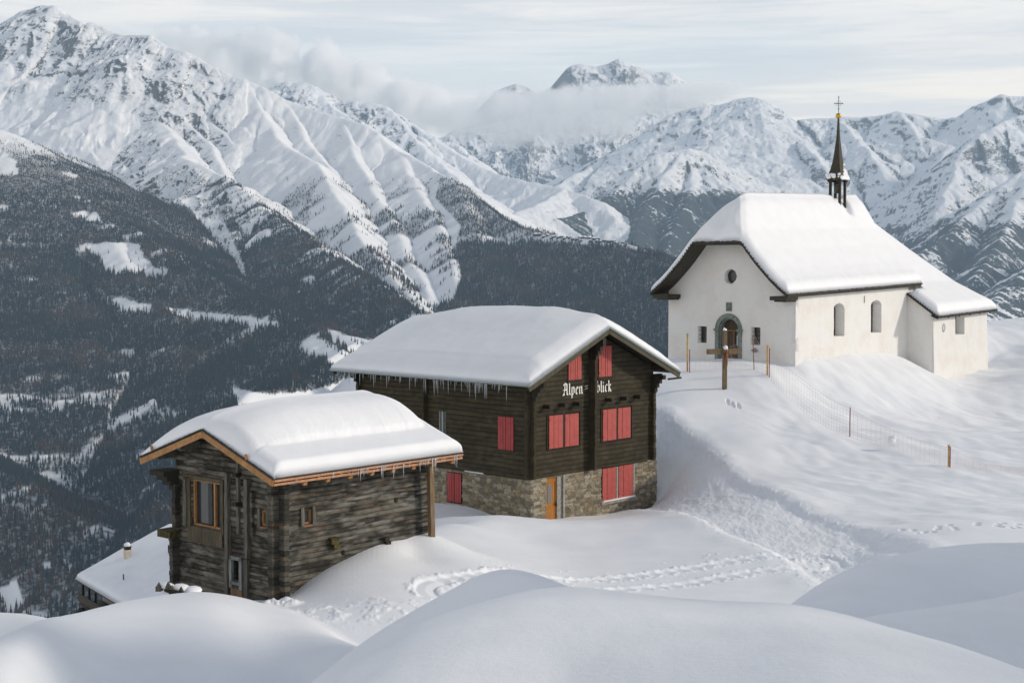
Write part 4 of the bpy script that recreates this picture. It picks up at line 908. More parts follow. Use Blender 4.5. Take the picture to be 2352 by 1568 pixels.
# the name painted on the gable in broad-nib letters
NIB = (.050, .034)
def nib(bm, strokes, x0, z0, s, y=-.055, slant=0.0):
    for st in strokes:
        for (a, b) in zip(st, st[1:]):
            A = (x0 + a[0] * s, z0 + a[1] * s); B_ = (x0 + b[0] * s, z0 + b[1] * s); n = (NIB[0] * s / .8, NIB[1] * s / .8)
            pts = [(A[0] - n[0], A[1] - n[1]), (A[0] + n[0], A[1] + n[1]), (B_[0] + n[0], B_[1] + n[1]), (B_[0] - n[0], B_[1] - n[1])]
            # convex hull order of the swept nib, plus a small body so thin strokes do not vanish
            ar = sum(p[0] * q[1] - q[0] * p[1] for p, q in zip(pts, pts[1:] + pts[:1]))
            if abs(ar) < 1e-4 * s: pts = [(A[0] - .02 * s, A[1] + .02 * s), (A[0] + .02 * s, A[1] - .02 * s), (B_[0] + .02 * s, B_[1] - .02 * s), (B_[0] - .02 * s, B_[1] + .02 * s)]
            prism(bm, pts, 'y', y - random.random() * .003, y + .01)
LET = {'A': ([[(.12,.95),(.22,1.03),(.42,1.0),(.55,.9),(.57,.1),(.70,.0)],[(.42,1.0),(.30,.8),(.26,.35),(.05,-.02),(.20,.02)],[(.05,.45),(.28,.50),(.57,.45)],[(.12,.95),(.2,.85),(.28,.88)],[(-.02,.02),(.12,.12),(.26,.02)]], .78),
       'l': ([[(.08,1.0),(.12,.92),(.12,.10),(.24,.0)]], .30), 'p': ([[(.0,.56),(.14,.66),(.14,-.30)],[(.14,.60),(.34,.66),(.42,.52),(.42,.14),(.28,.0),(.14,.08)],[(.04,-.34),(.14,-.26)]], .56),
       'e': ([[(.14,.56),(.12,.12),(.24,.0),(.38,.08)],[(.14,.58),(.28,.66),(.38,.50),(.16,.32)]], .48), 'n': ([[(.0,.54),(.12,.64),(.12,.06),(.18,.0)],[(.12,.56),(.30,.66),(.40,.54),(.40,.10),(.50,.0)]], .62),
       '=': ([[(.0,.50),(.34,.55)],[(.0,.28),(.34,.33)]], .5), 'b': ([[(.10,1.0),(.14,.9),(.14,.10),(.26,.0),(.42,.12),(.42,.52),(.32,.64),(.14,.54)]], .58),
       'i': ([[(.02,.54),(.12,.62),(.12,.08),(.22,.0)],[(.10,.86),(.16,.82)]], .32), 'c': ([[(.40,.58),(.26,.66),(.12,.52),(.12,.14),(.24,.0),(.40,.08)]], .48),
       'k': ([[(.10,1.0),(.14,.9),(.14,.06),(.20,.0)],[(.14,.42),(.34,.64),(.40,.54),(.18,.36)],[(.20,.36),(.38,.10),(.48,.0)]], .55)}
for word, x0, xe, z0 in (('Alpen', 2.26, 3.80, 5.86), ('=', 3.93, 4.22, 5.92), ('blick', 4.80, 5.98, 5.84)):
    wtot = sum(LET[c][1] for c in word); sx = .56; kx = (xe - x0) / (wtot * sx); bm = bmesh.new(); cur = 0
    for c in word:
        st = [[(p[0] * kx + cur * kx, p[1]) for p in s_] for s_ in LET[c][0]]; nib(bm, st, x0, z0, sx); cur += LET[c][1]
    obj_bm('lettering', bm, M_WHITE, house)
# snow on the roof
def a_base(X, Y): return AZ0 + (AZR - AZ0) * (1 - np.abs(X - AXC) / (AXC - ax0)) + .01
def a_thick(X, Y):
    ex = np.minimum(X - (ax0 - .06), (ax1 + .05) - X); ey0 = Y - (ay0 - .05); ey1 = (ay1 + .05) - Y
    e = np.minimum(ex, np.minimum(ey0, ey1)); r = .42
    t = .30 + .42 * sstep(-.1, 1.5, ex) * sstep(-.2, 1.0, ey0) * sstep(-.2, 5.5, ey1)
    prof = np.sqrt(np.clip(1 - (1 - np.clip(e / r, 0, 1)) ** 2, 0, 1))
    ridge = .42 * np.exp(-((X - AXC) / 1.5) ** 2) * 1.0
    bul = fbm(X / 3, Y / 3, 2, .5, 120) * .07
    tt = t * prof * (1 + bul) - .10 * np.exp(-((X - AXC) / .8) ** 2) * prof + .30 * prof * np.exp(-((X - AXC) / 2.4) ** 2) * sstep(-.6, 3.0, Y) * sstep(0, 8.5, ey1)
    tt += .03 * sstep(.9, 1.05, ex) * sstep(1.5, 1.1, ex) * (X < AXC)
    return tt, X, Y
lofted_snow('roof_snow', 'thick smooth snow blanket on the roof of the red-shuttered house', ALP, (ax0 - .06, ax1 + .05), (ay0 - .05, ay1 + .05), a_base, a_thick, .09, seed=130)
tag(COL.objects['roof_snow'], None, None)
bm = bmesh.new(); prism(bm, [(5.3, .225), (7.9, .225), (7.85, .29), (5.4, .27)], 'y', -.12, .0)
sl = obj_bm('sill_snow', bm, M_ROOFSNOW); sl.location = tuple(ALP.O); sl.rotation_euler = (0, 0, math.pi / 2 - ALP.bear)
tag(sl, 'thin strip of snow on the sill of the lowest red-shuttered window', 'snow')
for nm_, lb_, args in (('ledge_snow', 'narrow strip of snow on the left stone ledge under the timber wall', [(-.26, 3.2, 4.55, 1.89)]), ('ledge_snow', 'small patch of snow on top of the right end of the stone base', [(-.14, None, None, 1.94)])):
    bm = bmesh.new(); a_ = args[0]
    if a_[1] is not None: box(bm, -.03, .10, a_[1], a_[2], 1.885, 1.935, .02, random.Random(2))
    else: box(bm, AW - .45, AW + .30, -.02, .16, 1.935, 1.985, .02, random.Random(3))
    bmesh.ops.bevel(bm, geom=bm.edges[:], offset=.015, segments=2, affect='EDGES')
    o = obj_bm(nm_, bm, M_ROOFSNOW, None, True); o.location = tuple(ALP.O); o.rotation_euler = (0, 0, math.pi / 2 - ALP.bear); tag(o, lb_, 'snow')

# ------------------------------------------------------------------ the old log barn with its new larch roof edge
BW, BL = 6.72, 5.65            # long wall (to the right), gable width (to the left)
bx0, bx1, by0, by1 = -.80, 7.62, -.76, 6.50
BZ0, BZR, BYC = 4.08, 5.33, 2.90
def broof(y): return BZ0 + (BZR - BZ0) * (1 - np.abs(y - BYC) / (BYC - by0))
barn = bthing('log_barn', 'weathered grey log barn with a new orange larch roof edge', 'barn', BAR)
def pale_b(U, Z): return .5 * sstep(.35, .0, np.abs(U - 4.6 + (Z - .9) * .9)) * sstep(2.1, 1.4, Z) * sstep(-.4, .3, fbm(U / .3, Z / .2, 2, .5, 7))
BH = [rect(.95, 1.32, 2.30, 2.78), rect(1.98, 2.34, -.35 + .62, .95)]
g_holes = [rect(.62, .93, 2.28, 2.82), rect(3.02, 4.72, 1.86, 3.45), rect(2.02, 2.42, .28, .98)]
relief('gable_wall', barn, 'l', 0, BL, -2.0, lambda u: float(broof(u)) - .20, .03, log_fn(.175, 21, 1.2, .030, .02, 1.0, pale_b), M_BARNLOG, holes=g_holes, thick=.2)
relief('side_wall', barn, 'r', 0, BW, -2.0, lambda u: BZ0 + .02, .03, log_fn(.165, 27, 1.2, .030, .02, 1.0), M_BARNLOG, holes=[rect(.98, 1.34, 2.30, 2.78), rect(5.0, 5.18, 2.50, 2.68), rect(2.62, 2.76, 1.02, 1.22)], thick=.2)
bm = bmesh.new(); prism(bm, [(.22, -2.0), (BL, -2.0), (BL, BZ0 + .1), (BYC, BZR - .22), (.22, BZ0 + .1)], 'x', .22, BW); obj_bm('back_walls', bm, M_OLDGREY, barn)
# crossed log ends at the near corner and cross-wall ends on the gable
log_ends('corner_post', 'l', .10, .22, .30, -2, 3.95, 51, .17, M_BARNLOG); log_ends('corner_post', 'r', .08, .2, .28, -2, 3.95, 52, .165, M_BARNLOG)
log_ends('corner_post', 'l', BL - .08, .2, .28, -2, 1.5, 53, .17, M_BARNLOG); log_ends('corner_post', 'l', BL - .2, .2, .22, 1.7, 3.2, 54, .17, M_BARNLOG)
for k, (z0, z1, out) in enumerate([(3.0, 3.16, .2), (3.16, 3.33, .34), (3.33, 3.5, .48), (3.5, 3.68, .62)]):
    bm = bmesh.new(); box(bm, -out, .1, BL - .22, BL + .1 + k * .16, z0, z1 - .01, .03, random.Random(k)); obj_bm('roof_console', bm, M_BARNLOG, barn)
for y, z0, z1, wd, out in ((1.55, 1.15, 3.75, .17, .16), (2.05, 1.9, 4.6, .11, .10), (2.62, 1.0, 3.85, .16, .14), (4.98, 1.8, 3.4, .16, .12)):
    bm = bmesh.new(); rg = random.Random(int(y * 50)); n = 9
    for k in range(n): box(bm, -out, .02, y - wd / 2 + rg.uniform(-.012, .012), y + wd / 2 + rg.uniform(-.012, .012), z0 + (z1 - z0) * k / n, z0 + (z1 - z0) * (k + 1) / n)
    obj_bm('upright_post', bm, M_OLDGREY, barn)
log_ends('middle_post', 'l', 1.30, .12, .12, 1.9, 3.4, 55, .16, M_BARNLOG)
for zc in (2.82, 3.78):
    bm = bmesh.new(); box(bm, -.22, .02, 1.96, 2.16, zc, zc + .12); obj_bm('iron_clamp', bm, M_DARKWOOD, barn)
# big window: old frame outside, new larch frame inside
bm = bmesh.new(); box(bm, .16, .20, 3.0, 4.75, 1.85, 3.46); wn = obj_bm('window', bm, M_GLASS, barn)
bm = bmesh.new()
for q in ((3.06, 3.14, 1.88, 3.42), (3.46, 3.54, 1.88, 3.42), (4.60, 4.68, 1.88, 3.42), (3.06, 4.68, 1.86, 1.93), (3.06, 4.68, 3.38, 3.44)): box(bm, .06, .15, *q)
obj_bm('frame', bm, M_ORANGE, wn)
bm = bmesh.new(); box(bm, .13, .155, 3.72, 3.95, 1.95, 3.35); obj_bm('curtain', bm, mat_plain('dim_curtain', (.055, .06, .06), .9), wn)
bm = bmesh.new()
for q in ((2.86, 3.02, 1.75, 3.55), (4.72, 5.08, 1.78, 3.5), (2.9, 5.1, 3.45, 3.58)): box(bm, -.07, .05, *q)
box(bm, -.05, .03, 2.95, 4.9, 1.3, 1.84); obj_bm('window_surround', bm, mat_wood_flat('brown_window_boards', (.05, .04, .022), (.13, .105, .06)), barn)
# two small windows either side of the corner
for plane, a, b in (('l', .62, .93), ('r', .98, 1.34)):
    bm = bmesh.new(); z0, z1 = 2.30, 2.80
    def pb(u0, u1, c0, c1, d0, d1):
        if plane == 'r': box(bm, u0, u1, d0, d1, c0, c1)
        else: box(bm, d0, d1, u0, u1, c0, c1)
    pb(a, b, z0, z1, .14, .17); wn = obj_bm('window', bm, M_CURTAIN if plane == 'r' else M_GLASS, barn)
    bm = bmesh.new()
    for q in ((a, a + .06, z0, z1), (b - .06, b, z0, z1), (a, b, z0, z0 + .06), (a, b, z1 - .05, z1)): pb(*q, .05, .13)
    obj_bm('frame', bm, M_ORANGE, wn)
    bm = bmesh.new()
    for q in ((a - .12, a, z0 - .06, z1 + .06), (b, b + .12, z0 - .06, z1 + .06)): pb(*q, -.06, .03)
    obj_bm('surround', bm, M_OLDGREY, wn)
    bm = bmesh.new(); pb(a, b, z0 - .07, z0 - .02, -.05, .1); obj_bm('sill', bm, mat_plain('red_brown_sill_wood', (.28, .12, .06), .8), wn)
# hatch and plank door low on the gable
bm = bmesh.new(); box(bm, .12, .2, 1.98, 2.46, .2, 1.02); hd = obj_bm('hatch', bm, M_DARK, barn)
bm = bmesh.new()
for q in ((2.42, 2.56, .05, 1.10), (1.88, 2.02, .05, 1.10), (1.88, 2.56, 1.0, 1.12), (1.95, 2.5, .18, .27)): box(bm, -.09, .02, *q)
obj_bm('hatch_frame', bm, mat_wood_flat('pale_grey_boards', (.12, .13, .12), (.30, .31, .29)), hd)
for y0, z0, z1, m in ((1.90, -.36, .04, None), (1.90, -1.0, -.42, 1)):
    bm = bmesh.new()
    for k in range(5): box(bm, -.05 - .006 * (k % 2), .02, y0 + k * .125, y0 + k * .125 + .115, z0, z1)
    obj_bm('plank_panel', bm, mat_wood_flat('rust_stained_boards', (.08, .075, .06), (.30, .16, .07)) if m is None else M_OLDGREY, barn)
for y in (1.66, 2.72):
    bm = bmesh.new(); box(bm, -.11, .02, y - .09, y + .09, -2.0, 1.1, .02, random.Random(9)); obj_bm('door_post', bm, M_OLDGREY, barn)
bm = bmesh.new(); box(bm, -.45, .1, BL - .3, BL + .42, 1.36, 1.60, .04, random.Random(3)); obj_bm('projecting_beam', bm, M_MOSSY, barn)
# pegs and a beam end on the long wall
for x, z, s, m in ((2.22, 1.62, .15, M_MOSSY), (2.30, 1.42, .13, M_MOSSY), (4.55, 1.33, .10, M_BARNLOG), (4.62, 1.2, .09, M_BARNLOG), (3.9, 1.0, .05, M_BARNLOG)):
    bm = bmesh.new(); box(bm, x - s, x + s, -.16, .02, z - s * .8, z + s * .7, .03, random.Random(int(z * 70))); obj_bm('beam_end', bm, m, barn)
bm = bmesh.new(); beam(bm, (6.52, -.32, 1.05), (6.42, -.34, 4.02), .20, .16, (0, 1, 0)); obj_bm('brace_post', bm, M_POSTWOOD, barn)
bm = bmesh.new(); box(bm, 6.38, 6.7, -.45, .05, .88, 1.08, .04, random.Random(3)); box(bm, 6.4, 6.66, -.35, .05, .35, .6, .05, random.Random(4)); obj_bm('beam_end', bm, M_DARKWOOD, barn)
# roof deck, verge boards, battens, rafters
bm = bmesh.new()
for ye in (by0, by1):
    ze = float(broof(ye)); prism(bm, [(ye, ze - .05), (BYC, BZR - .05), (BYC, BZR), (ye, ze)], 'x', bx0, bx1)
deck = obj_bm('roof', bm, M_OLDGREY, barn)
for ye in (by0, by1):
    ze = float(broof(ye)); bm = bmesh.new(); beam(bm, (bx0 - .025, ye, ze - .155), (bx0 - .025, BYC, BZR - .155), .05, .20); obj_bm('verge_board', bm, M_ORANGE, deck)
# shingle teeth along the left verge
bm = bmesh.new(); rg = random.Random(8); n = 46
for s_, ye in ((0, by1), (1, by0)):
    for k in range(n):
        t = k / n; y = ye + (BYC - ye) * t; z = float(broof(y)); y2 = ye + (BYC - ye) * (k + .85) / n
        box(bm, bx0 - .07 - .02 * rg.random(), bx0 + .05, min(y, y2), max(y, y2), z + .0, z + .035 + .015 * rg.random())
obj_bm('verge_shingles', bm, M_ROOFEDGE, deck)
bm = bmesh.new(); beam(bm, (bx0, by0 - .02, BZ0 - .08), (bx1, by0 - .02, BZ0 - .08), .05, .07); beam(bm, (bx0, by0 + .02, BZ0 - .20), (bx1, by0 + .02, BZ0 - .20), .06, .07)
obj_bm('eave_batten', bm, mat_wood_flat('pinkish_new_batten', (.42, .20, .10), (.58, .32, .19)), deck)
bm = bmesh.new(); beam(bm, (bx0, by0 - .03, BZ0 + .0), (bx1, by0 - .03, BZ0 + .0), .06, .025); obj_bm('eave_shingles', bm, M_ROOFEDGE, deck)
for k in range(8):
    x = .55 + k * .96; bm = bmesh.new(); beam(bm, (x, by0 + .10, BZ0 - .30), (x, .1, float(broof(.1)) - .28), .15, .17); obj_bm('rafter', bm, M_ORANGE, barn)
for k in range(9):
    x = .1 + k * .93; bm = bmesh.new(); box(bm, x - .05, x + .05, by0 - .01, by0 + .06, BZ0 - .165, BZ0 - .115); obj_bm('spacer_block', bm, M_ORANGE, barn)
for y in (.05, 1.5, BYC, 4.3, BL - .05):
    z = float(broof(y)) - .06; bm = bmesh.new(); box(bm, bx0 + .02, .1, y - .09, y + .09, z - .24, z - .02, .02, random.Random(int(y * 10))); obj_bm('purlin', bm, M_OLDGREY, barn)
for y, z in ((.55, 0), (5.75, 0)):
    bm = bmesh.new(); zz_ = float(broof(y)) + .13
    vs = [(bx0 - .05, y + .075 * math.cos(a), zz_ + .085 * math.sin(a) - (.05 if abs(a - 4.712) < .3 else 0)) for a in [2 * math.pi * k / 12 for k in range(12)]]
    prism(bm, [(v[1], v[2]) for v in vs], 'x', bx0 - .08, bx0 - .05); obj_bm('carved_heart_peg', bm, M_ORANGE, barn)
icicles(barn, (2.4, by0 - .05, BZ0 - .05), (bx1 - .02, by0 - .05, BZ0 - .05), 62, 14, .10, .60, clump=.6)
icicles(barn, (1.2, by0 - .05, BZ0 - .05), (3.5, by0 - .05, BZ0 - .05), 10, 15, .06, .22)
def b_base(X, Y): return BZ0 + (BZR - BZ0) * (1 - np.abs(Y - BYC) / (BYC - by0)) + .01
def b_thick(X, Y):
    ex0 = X - (bx0 + .0); ex1 = (bx1 + .02) - X; ey0 = Y - (by0 - .04); ey1 = (by1 + .04) - Y
    wob = fbm(X / 1.2, Y * 0, 3, .6, 141) * .10 + fbm(X / .3, Y * 0, 2, .6, 142) * .03
    cut = 1.12 + wob                                         # the upper snow has broken off above the eave
    cutx = (bx1 - .55) - X + fbm(Y / .8, X * 0, 2, .5, 143) * .06
    up = sstep(-.02, .08, ey0 - cut) * sstep(-.02, .10, cutx)
    low = .46 * np.sqrt(np.clip(1 - (1 - np.clip(np.minimum(ey0 / .16, ex1 / .6), 0, 1)) ** 2, 0, 1)) + .02
    hi = 1.08 * (1 - .50 * np.exp(-np.abs(ex0) / .9)) * (1 - .62 * np.exp(-np.maximum(ey1, 0) / 1.3))
    prof = np.sqrt(np.clip(1 - (1 - np.clip(np.minimum(ex0 / .42, np.minimum(ey1 / .35, 9)), 0, 1)) ** 2, 0, 1))
    round_ = np.sqrt(np.clip(1 - (1 - np.clip((ey0 - cut + .25) / 1.5, 0, 1)) ** 2, 0, 1)) * np.sqrt(np.clip(1 - (1 - np.clip((cutx + .2) / 1.2, 0, 1)) ** 2, 0, 1))
    t = low + (hi * np.maximum(round_, .45) - low) * up
    t = t * np.maximum(prof, .06) - .30 * np.exp(-((Y - BYC) / .9) ** 2) * prof
    t += .10 * sstep(.5, 3.5, ex0) * np.exp(-((Y - BYC) / 1.6) ** 2)
    strat = sstep(-.04, .10, ey0 - cut) * sstep(.5, .1, ey0 - cut) * fbm(X / .12, t / .05, 3, .6, 144) * .035
    return t + strat, X, Y
lofted_snow('roof_snow', 'domed snow cap with a broken step above the eave on the log barn', BAR, (bx0 - .02, bx1 + .02), (by0 - .04, by1 + .04), b_base, b_thick, .045, seed=150, rough=.012)

# ------------------------------------------------------------------ the white chapel
CW, CL = 9.73, 15.95
chapel = bthing('chapel', 'white plastered chapel with shingled bell turret and round-arched stone doorway', 'chapel', CHA)
CXC = 4.87; TILT = .028
_ph = np.array([0, .9, 1.8, 2.85, 3.98, 4.6, 5.22]); _pz = np.array([10.95, 9.50, 8.08, 6.83, 5.70, 5.18, 4.74])
def nprof(h): return np.interp(h, _ph, _pz)
def nbase(X, Y):
    z = nprof(np.abs(Y - CXC)); z = np.minimum(z, 8.06 + (X + 1.6) * 1.07); return z + TILT * X
def heightshell(name, parent, xr, yr_, step, ztop, th, mat, smooth=False, mask=None):
    xs = np.linspace(*xr, max(2, int((xr[1] - xr[0]) / step) + 1)); ys = np.linspace(*yr_, max(2, int((yr_[1] - yr_[0]) / step) + 1))
    Yq, Xq = np.meshgrid(ys, xs, indexing='ij'); Z = ztop(Xq, Yq); T = th(Xq, Yq) if callable(th) else th
    V = np.concatenate([np.stack([Xq, Yq, Z], -1).reshape(-1, 3), np.stack([Xq, Yq, Z - T], -1).reshape(-1, 3)]); n = Xq.size
    F = gridfaces(*Xq.shape); nr, nc = Xq.shape
    ring = [(0, j) for j in range(nc)] + [(i, nc - 1) for i in range(1, nr)] + [(nr - 1, j) for j in range(nc - 2, -1, -1)] + [(i, 0) for i in range(nr - 2, 0, -1)]
    ri = np.array([i * nc + j for i, j in ring]); rn = np.roll(ri, -1)
    return mesh_np(name, V, np.concatenate([F, F[:, ::-1] + n, np.stack([ri, ri + n, rn + n, rn], 1)]), mat, smooth, parent)
WYC = CXC
def arch(yc, w, z0, zs):  # round-headed opening
    return lambda u, z: ((np.abs(u - yc) < w) & (z > z0) & (z <= zs)) | ((np.hypot(u - yc, z - zs) < w) & (z > zs))
f_holes = [rect(6.64, 7.36, 1.33, 2.45), rect(2.54, 3.24, 1.37, 2.50), lambda u, z: np.hypot(u - 4.84, z - 5.78) < .47, arch(4.95, .98, -2, 2.33)]
relief('front_wall', chapel, 'l', 0, CW, -2.0, lambda u: float(min(nprof(abs(u - CXC)), 8.8)) - .12, .05, smooth_fn(61), M_PLASTER, holes=f_holes, thick=.55)
s_holes = [lambda u, z: (u > 4.98) & (u < 6.43) & (z > 1.81) & (z < 3.62 + .36 * np.sqrt(np.clip(1 - ((u - 5.705) / .725) ** 2, 0, 1))),
           lambda u, z: (u > 10.25) & (u < 11.80) & (z > 1.83) & (z < 3.72 + .36 * np.sqrt(np.clip(1 - ((u - 11.02) / .775) ** 2, 0, 1)))]
relief('side_wall', chapel, 'r', 0, CL + .05, -2.0, lambda u: 4.75 + TILT * u, .05, smooth_fn(63), M_PLASTER, holes=s_holes, thick=.80)
bm = bmesh.new(); prism(bm, [(.85, -2.0), (CW, -2.0), (CW, 4.7), (CXC, 8.4), (.85, 4.6)], 'x', .60, CL + 1.3); obj_bm('back_walls', bm, M_PLASTER, chapel)
# glazing and bars
def cpane(plane, a, b, z0, z1, d, mat, name='window', bars=0, shape=None):
    bm = bmesh.new()
    if shape: prism(bm, shape, 'x', d, d + .04)
    elif plane == 'r': box(bm, a, b, d, d + .04, z0, z1)
    else: box(bm, d, d + .04, a, b, z0, z1)
    o = obj_bm(name, bm, mat, chapel)
    for k in range(bars):
        z = z0 + (z1 - z0) * (k + 1) / (bars + 1); bm = bmesh.new()
        if plane == 'l': tube(bm, [(.16, a - .02, z), (.16, b + .02, z)], .018, 6)
        else: tube(bm, [(a - .02, .16, z), (b + .02, .16, z)], .018, 6)
        obj_bm('window_bar', bm, M_HINGE, o)
    return o
cpane('l', 6.64, 7.36, 1.33, 2.45, .42, M_GLASS, bars=3); cpane('l', 2.54, 3.24, 1.37, 2.50, .42, M_GLASS, bars=3)
cpane('l', 0, 0, 0, 0, .42, M_GLASS, 'round_window', shape=[(4.84 + .5 * math.cos(a), 5.78 + .5 * math.sin(a)) for a in np.linspace(0, 2 * math.pi, 28, endpoint=False)])
for (a, b, zt) in ((4.98, 6.43, 3.98), (10.25, 11.80, 4.08)):
    o = cpane('r', a, b, 1.81, zt, .66, M_GLASS)
    bm = bmesh.new()
    for k in range(5): tube(bm, [(a, .62, 2.1 + k * .42), (b, .62, 2.1 + k * .42)], .012, 5)
    for k in range(3): tube(bm, [(a + (k + 1) * (b - a) / 4, .62, 1.8), (a + (k + 1) * (b - a) / 4, .62, zt)], .012, 5)
    obj_bm('glazing_bars', bm, M_HINGE, o)
# carved stone door surround
bm = bmesh.new(); N = 20
def archring(bm, yc, r0, r1, zs, x0, x1, zb):
    path = [(yc + s, zb) for s in ()]
    outer = [(yc - r1, zb)] + [(yc - r1 * math.cos(a), zs + r1 * math.sin(a)) for a in np.linspace(0, math.pi, N)] + [(yc + r1, zb)]
    inner = [(yc - r0, zb)] + [(yc - r0 * math.cos(a), zs + r0 * math.sin(a)) for a in np.linspace(0, math.pi, N)] + [(yc + r0, zb)]
    A = [[bm.verts.new((x, p[0], p[1])) for p in q] for x in (x0, x1) for q in (outer, inner)]
    for i in range(len(outer) - 1):
        bm.faces.new((A[0][i], A[0][i + 1], A[1][i + 1], A[1][i])); bm.faces.new((A[2][i], A[3][i], A[3][i + 1], A[2][i + 1]))
        bm.faces.new((A[0][i], A[2][i], A[2][i + 1], A[0][i + 1])); bm.faces.new((A[1][i], A[1][i + 1], A[3][i + 1], A[3][i]))
archring(bm, 4.95, .74, 1.02, 2.33, -.06, .2, -1.5)
sur = obj_bm('door_surround', bm, M_GREYSTONE, chapel)
bm = bmesh.new(); archring(bm, 4.95, .64, .75, 2.33, .10, .50, -1.5); obj_bm('inner_arch', bm, M_GREYSTONE, sur)
for y in (4.95 - .89, 4.95 + .89):
    bm = bmesh.new(); box(bm, -.16, .3, y - .20, y + .20, 2.24, 2.33); box(bm, -.12, .3, y - .17, y + .17, 2.16, 2.24); box(bm, -.08, .3, y - .16, y + .16, 2.02, 2.08); obj_bm('capital', bm, M_GREYSTONE, sur)
bm = bmesh.new(); box(bm, .44, .50, 4.2, 5.7, -1.5, 3.1); dr = obj_bm('door', bm, mat_wood_flat('old_door_wood', (.05, .035, .022), (.12, .085, .05)), chapel)
bm = bmesh.new(); box(bm, .36, .44, 4.3, 5.6, 2.16, 2.26); box(bm, .36, .44, 4.72, 4.84, -1, 2.16); box(bm, .38, .44, 4.3, 5.6, .62, .72); obj_bm('door_rail', bm, M_POSTWOOD, dr)
bm = bmesh.new(); box(bm, .40, .43, 4.34, 4.62, 1.18, 1.98); obj_bm('notice_board', bm, M_HINGE, dr)
bm = bmesh.new(); box(bm, .385, .40, 4.37, 4.56, 1.22, 1.92); obj_bm('notice_paper', bm, mat_plain('paper', (.62, .64, .68), .8), dr)
bm = bmesh.new(); box(bm, .37, .41, 4.88, 5.6, .3, .62); obj_bm('lower_panel', bm, M_POSTWOOD, dr)
# plaque over the door, small relief stones
bm = bmesh.new(); box(bm, -.05, .05, 4.70, 5.14, 3.50, 4.08); pq = obj_bm('date_plaque', bm, M_GREYSTONE, chapel)
bm = bmesh.new()
tube(bm, [(-.062, 4.92 + .14 * math.cos(a), 3.86 + .14 * math.sin(a)) for a in np.linspace(0, 6.283, 17)], .012, 5)
for k in range(4): box(bm, -.066, -.04, 4.78 + k * .085, 4.82 + k * .085, 3.56, 3.66)
obj_bm('plaque_carving', bm, mat_plain('dark_carving', (.12, .13, .12), .9), pq)
bm = bmesh.new(); box(bm, -.14, .03, 2.72, 3.14, .96, 1.06); box(bm, -.10, .03, 2.80, 3.06, .88, .96); box(bm, -.08, .03, 2.86, 2.98, 1.06, 1.16); obj_bm('wall_basin', bm, M_GREYSTONE, chapel)
bm = bmesh.new(); tube(bm, [(9.2, -.035, 4.42), (9.2, -.035, 3.95)], .02, 5); obj_bm('iron_rod', bm, M_HINGE, chapel)
# nave roof: curved shingled deck
nave = heightshell('roof', chapel, (-1.6, 17.3), (CXC - 5.22, CXC + 5.22), .22, nbase, lambda X, Y: .22 + 0 * X, M_ROOFEDGE)
# ragged shingle edge along verge and eave
rg = random.Random(31)
for nm, pts in (('verge_shingles', [(-1.62, CXC - h, None) for h in np.linspace(5.22, -5.22, 70)]),):
    bm = bmesh.new()
    for p, q in zip(pts, pts[1:]):
        zz_ = float(nbase(np.array(-1.6), np.array((p[1] + q[1]) / 2))); dz = rg.uniform(-.03, .03)
        box(bm, -1.66 - rg.random() * .03, -1.56, p[1] + .01, q[1] - .01, zz_ - .14 + dz, zz_ + .035 + dz)
    obj_bm(nm, bm, M_ROOFEDGE, nave)
bm = bmesh.new()
for k in range(105):
    x = -1.6 + k * .18; z = float(nbase(np.array(x), np.array(CXC - 5.22))); dz = rg.uniform(-.02, .02)
    box(bm, x, x + .16, CXC - 5.30 - rg.random() * .03, CXC - 5.1, z - .10 + dz, z + .03 + dz)
obj_bm('eave_shingles', bm, M_ROOFEDGE, nave)
for (a, b) in ((-.15, 1.0), (8.75, 9.95)):
    bm = bmesh.new(); box(bm, -1.5, .02, a, b, 4.30, 4.56); box(bm, -1.2, .02, a + .12, b - .15, 4.2, 4.3); obj_bm('wall_plate', bm, M_ROOFEDGE, chapel)
bm = bmesh.new(); prism(bm, [(0, 4.50), (-.30, 4.52), (-.30, 4.62), (0, 4.66)], 'x', .0, 17.2)
for v in bm.verts: v.co.z += TILT * v.co.x
obj_bm('eave_board', bm, M_ROOFEDGE, chapel)
# sacristy and choir: lower walls with their catslide roof
YA = -1.9; AX0, AX1 = 15.95, 25.42
_ay = np.array([-2.35, -1.2, 0, 2.4, 4.87]); _az = np.array([2.92, 3.72, 4.56, 7.05, 9.85])
def abase(X, Y):
    z = np.interp(np.where(Y > CXC, 2 * CXC - Y, Y), _ay, _az) + TILT * .9 * (X - 16)
    back = np.interp(26.2 - X, [0, 1.2, 2.4, 7.8, 12], [3.30, 4.1, 5.1, 9.9, 14.0])
    z = np.minimum(z, back)
    z = np.where((X < 17.5) & (Y > CXC - 5.4), np.minimum(z, nbase(X, np.clip(Y, CXC - 5.2, CXC + 5.2)) - .30), z)
    return z
atop = lambda u: 3.02 + .018 * (u - 16)
def batter(fn, k=.035):
    def f(U, Z):
        d, a = fn(U, Z); return d + np.maximum(2.9 - Z, 0) * k, a
    return f
relief('sacristy_wall', chapel, ('r', YA), AX0 - .0, AX1, -4.2, atop, .05, batter(smooth_fn(67)), M_PLASTER, holes=[rect(19.66, 21.25, 1.47, 2.86)], thick=.7)
relief('sacristy_wall', chapel, ('l', AX0), YA, .10, -3.5, lambda u: float(np.interp(u, _ay, _az)) - .16, .05, batter(smooth_fn(69), .02), M_PLASTER, thick=.5)
bm = bmesh.new(); box(bm, AX0 + .6, AX1 - .01, YA + .75, CW - .5, -3.5, 3.0); obj_bm('back_walls', bm, M_PLASTER, chapel)
bm = bmesh.new(); box(bm, AX1 - .35, AX1, YA + .02, CW, -4.2, 3.1); obj_bm('sacristy_wall', bm, M_PLASTER, chapel)
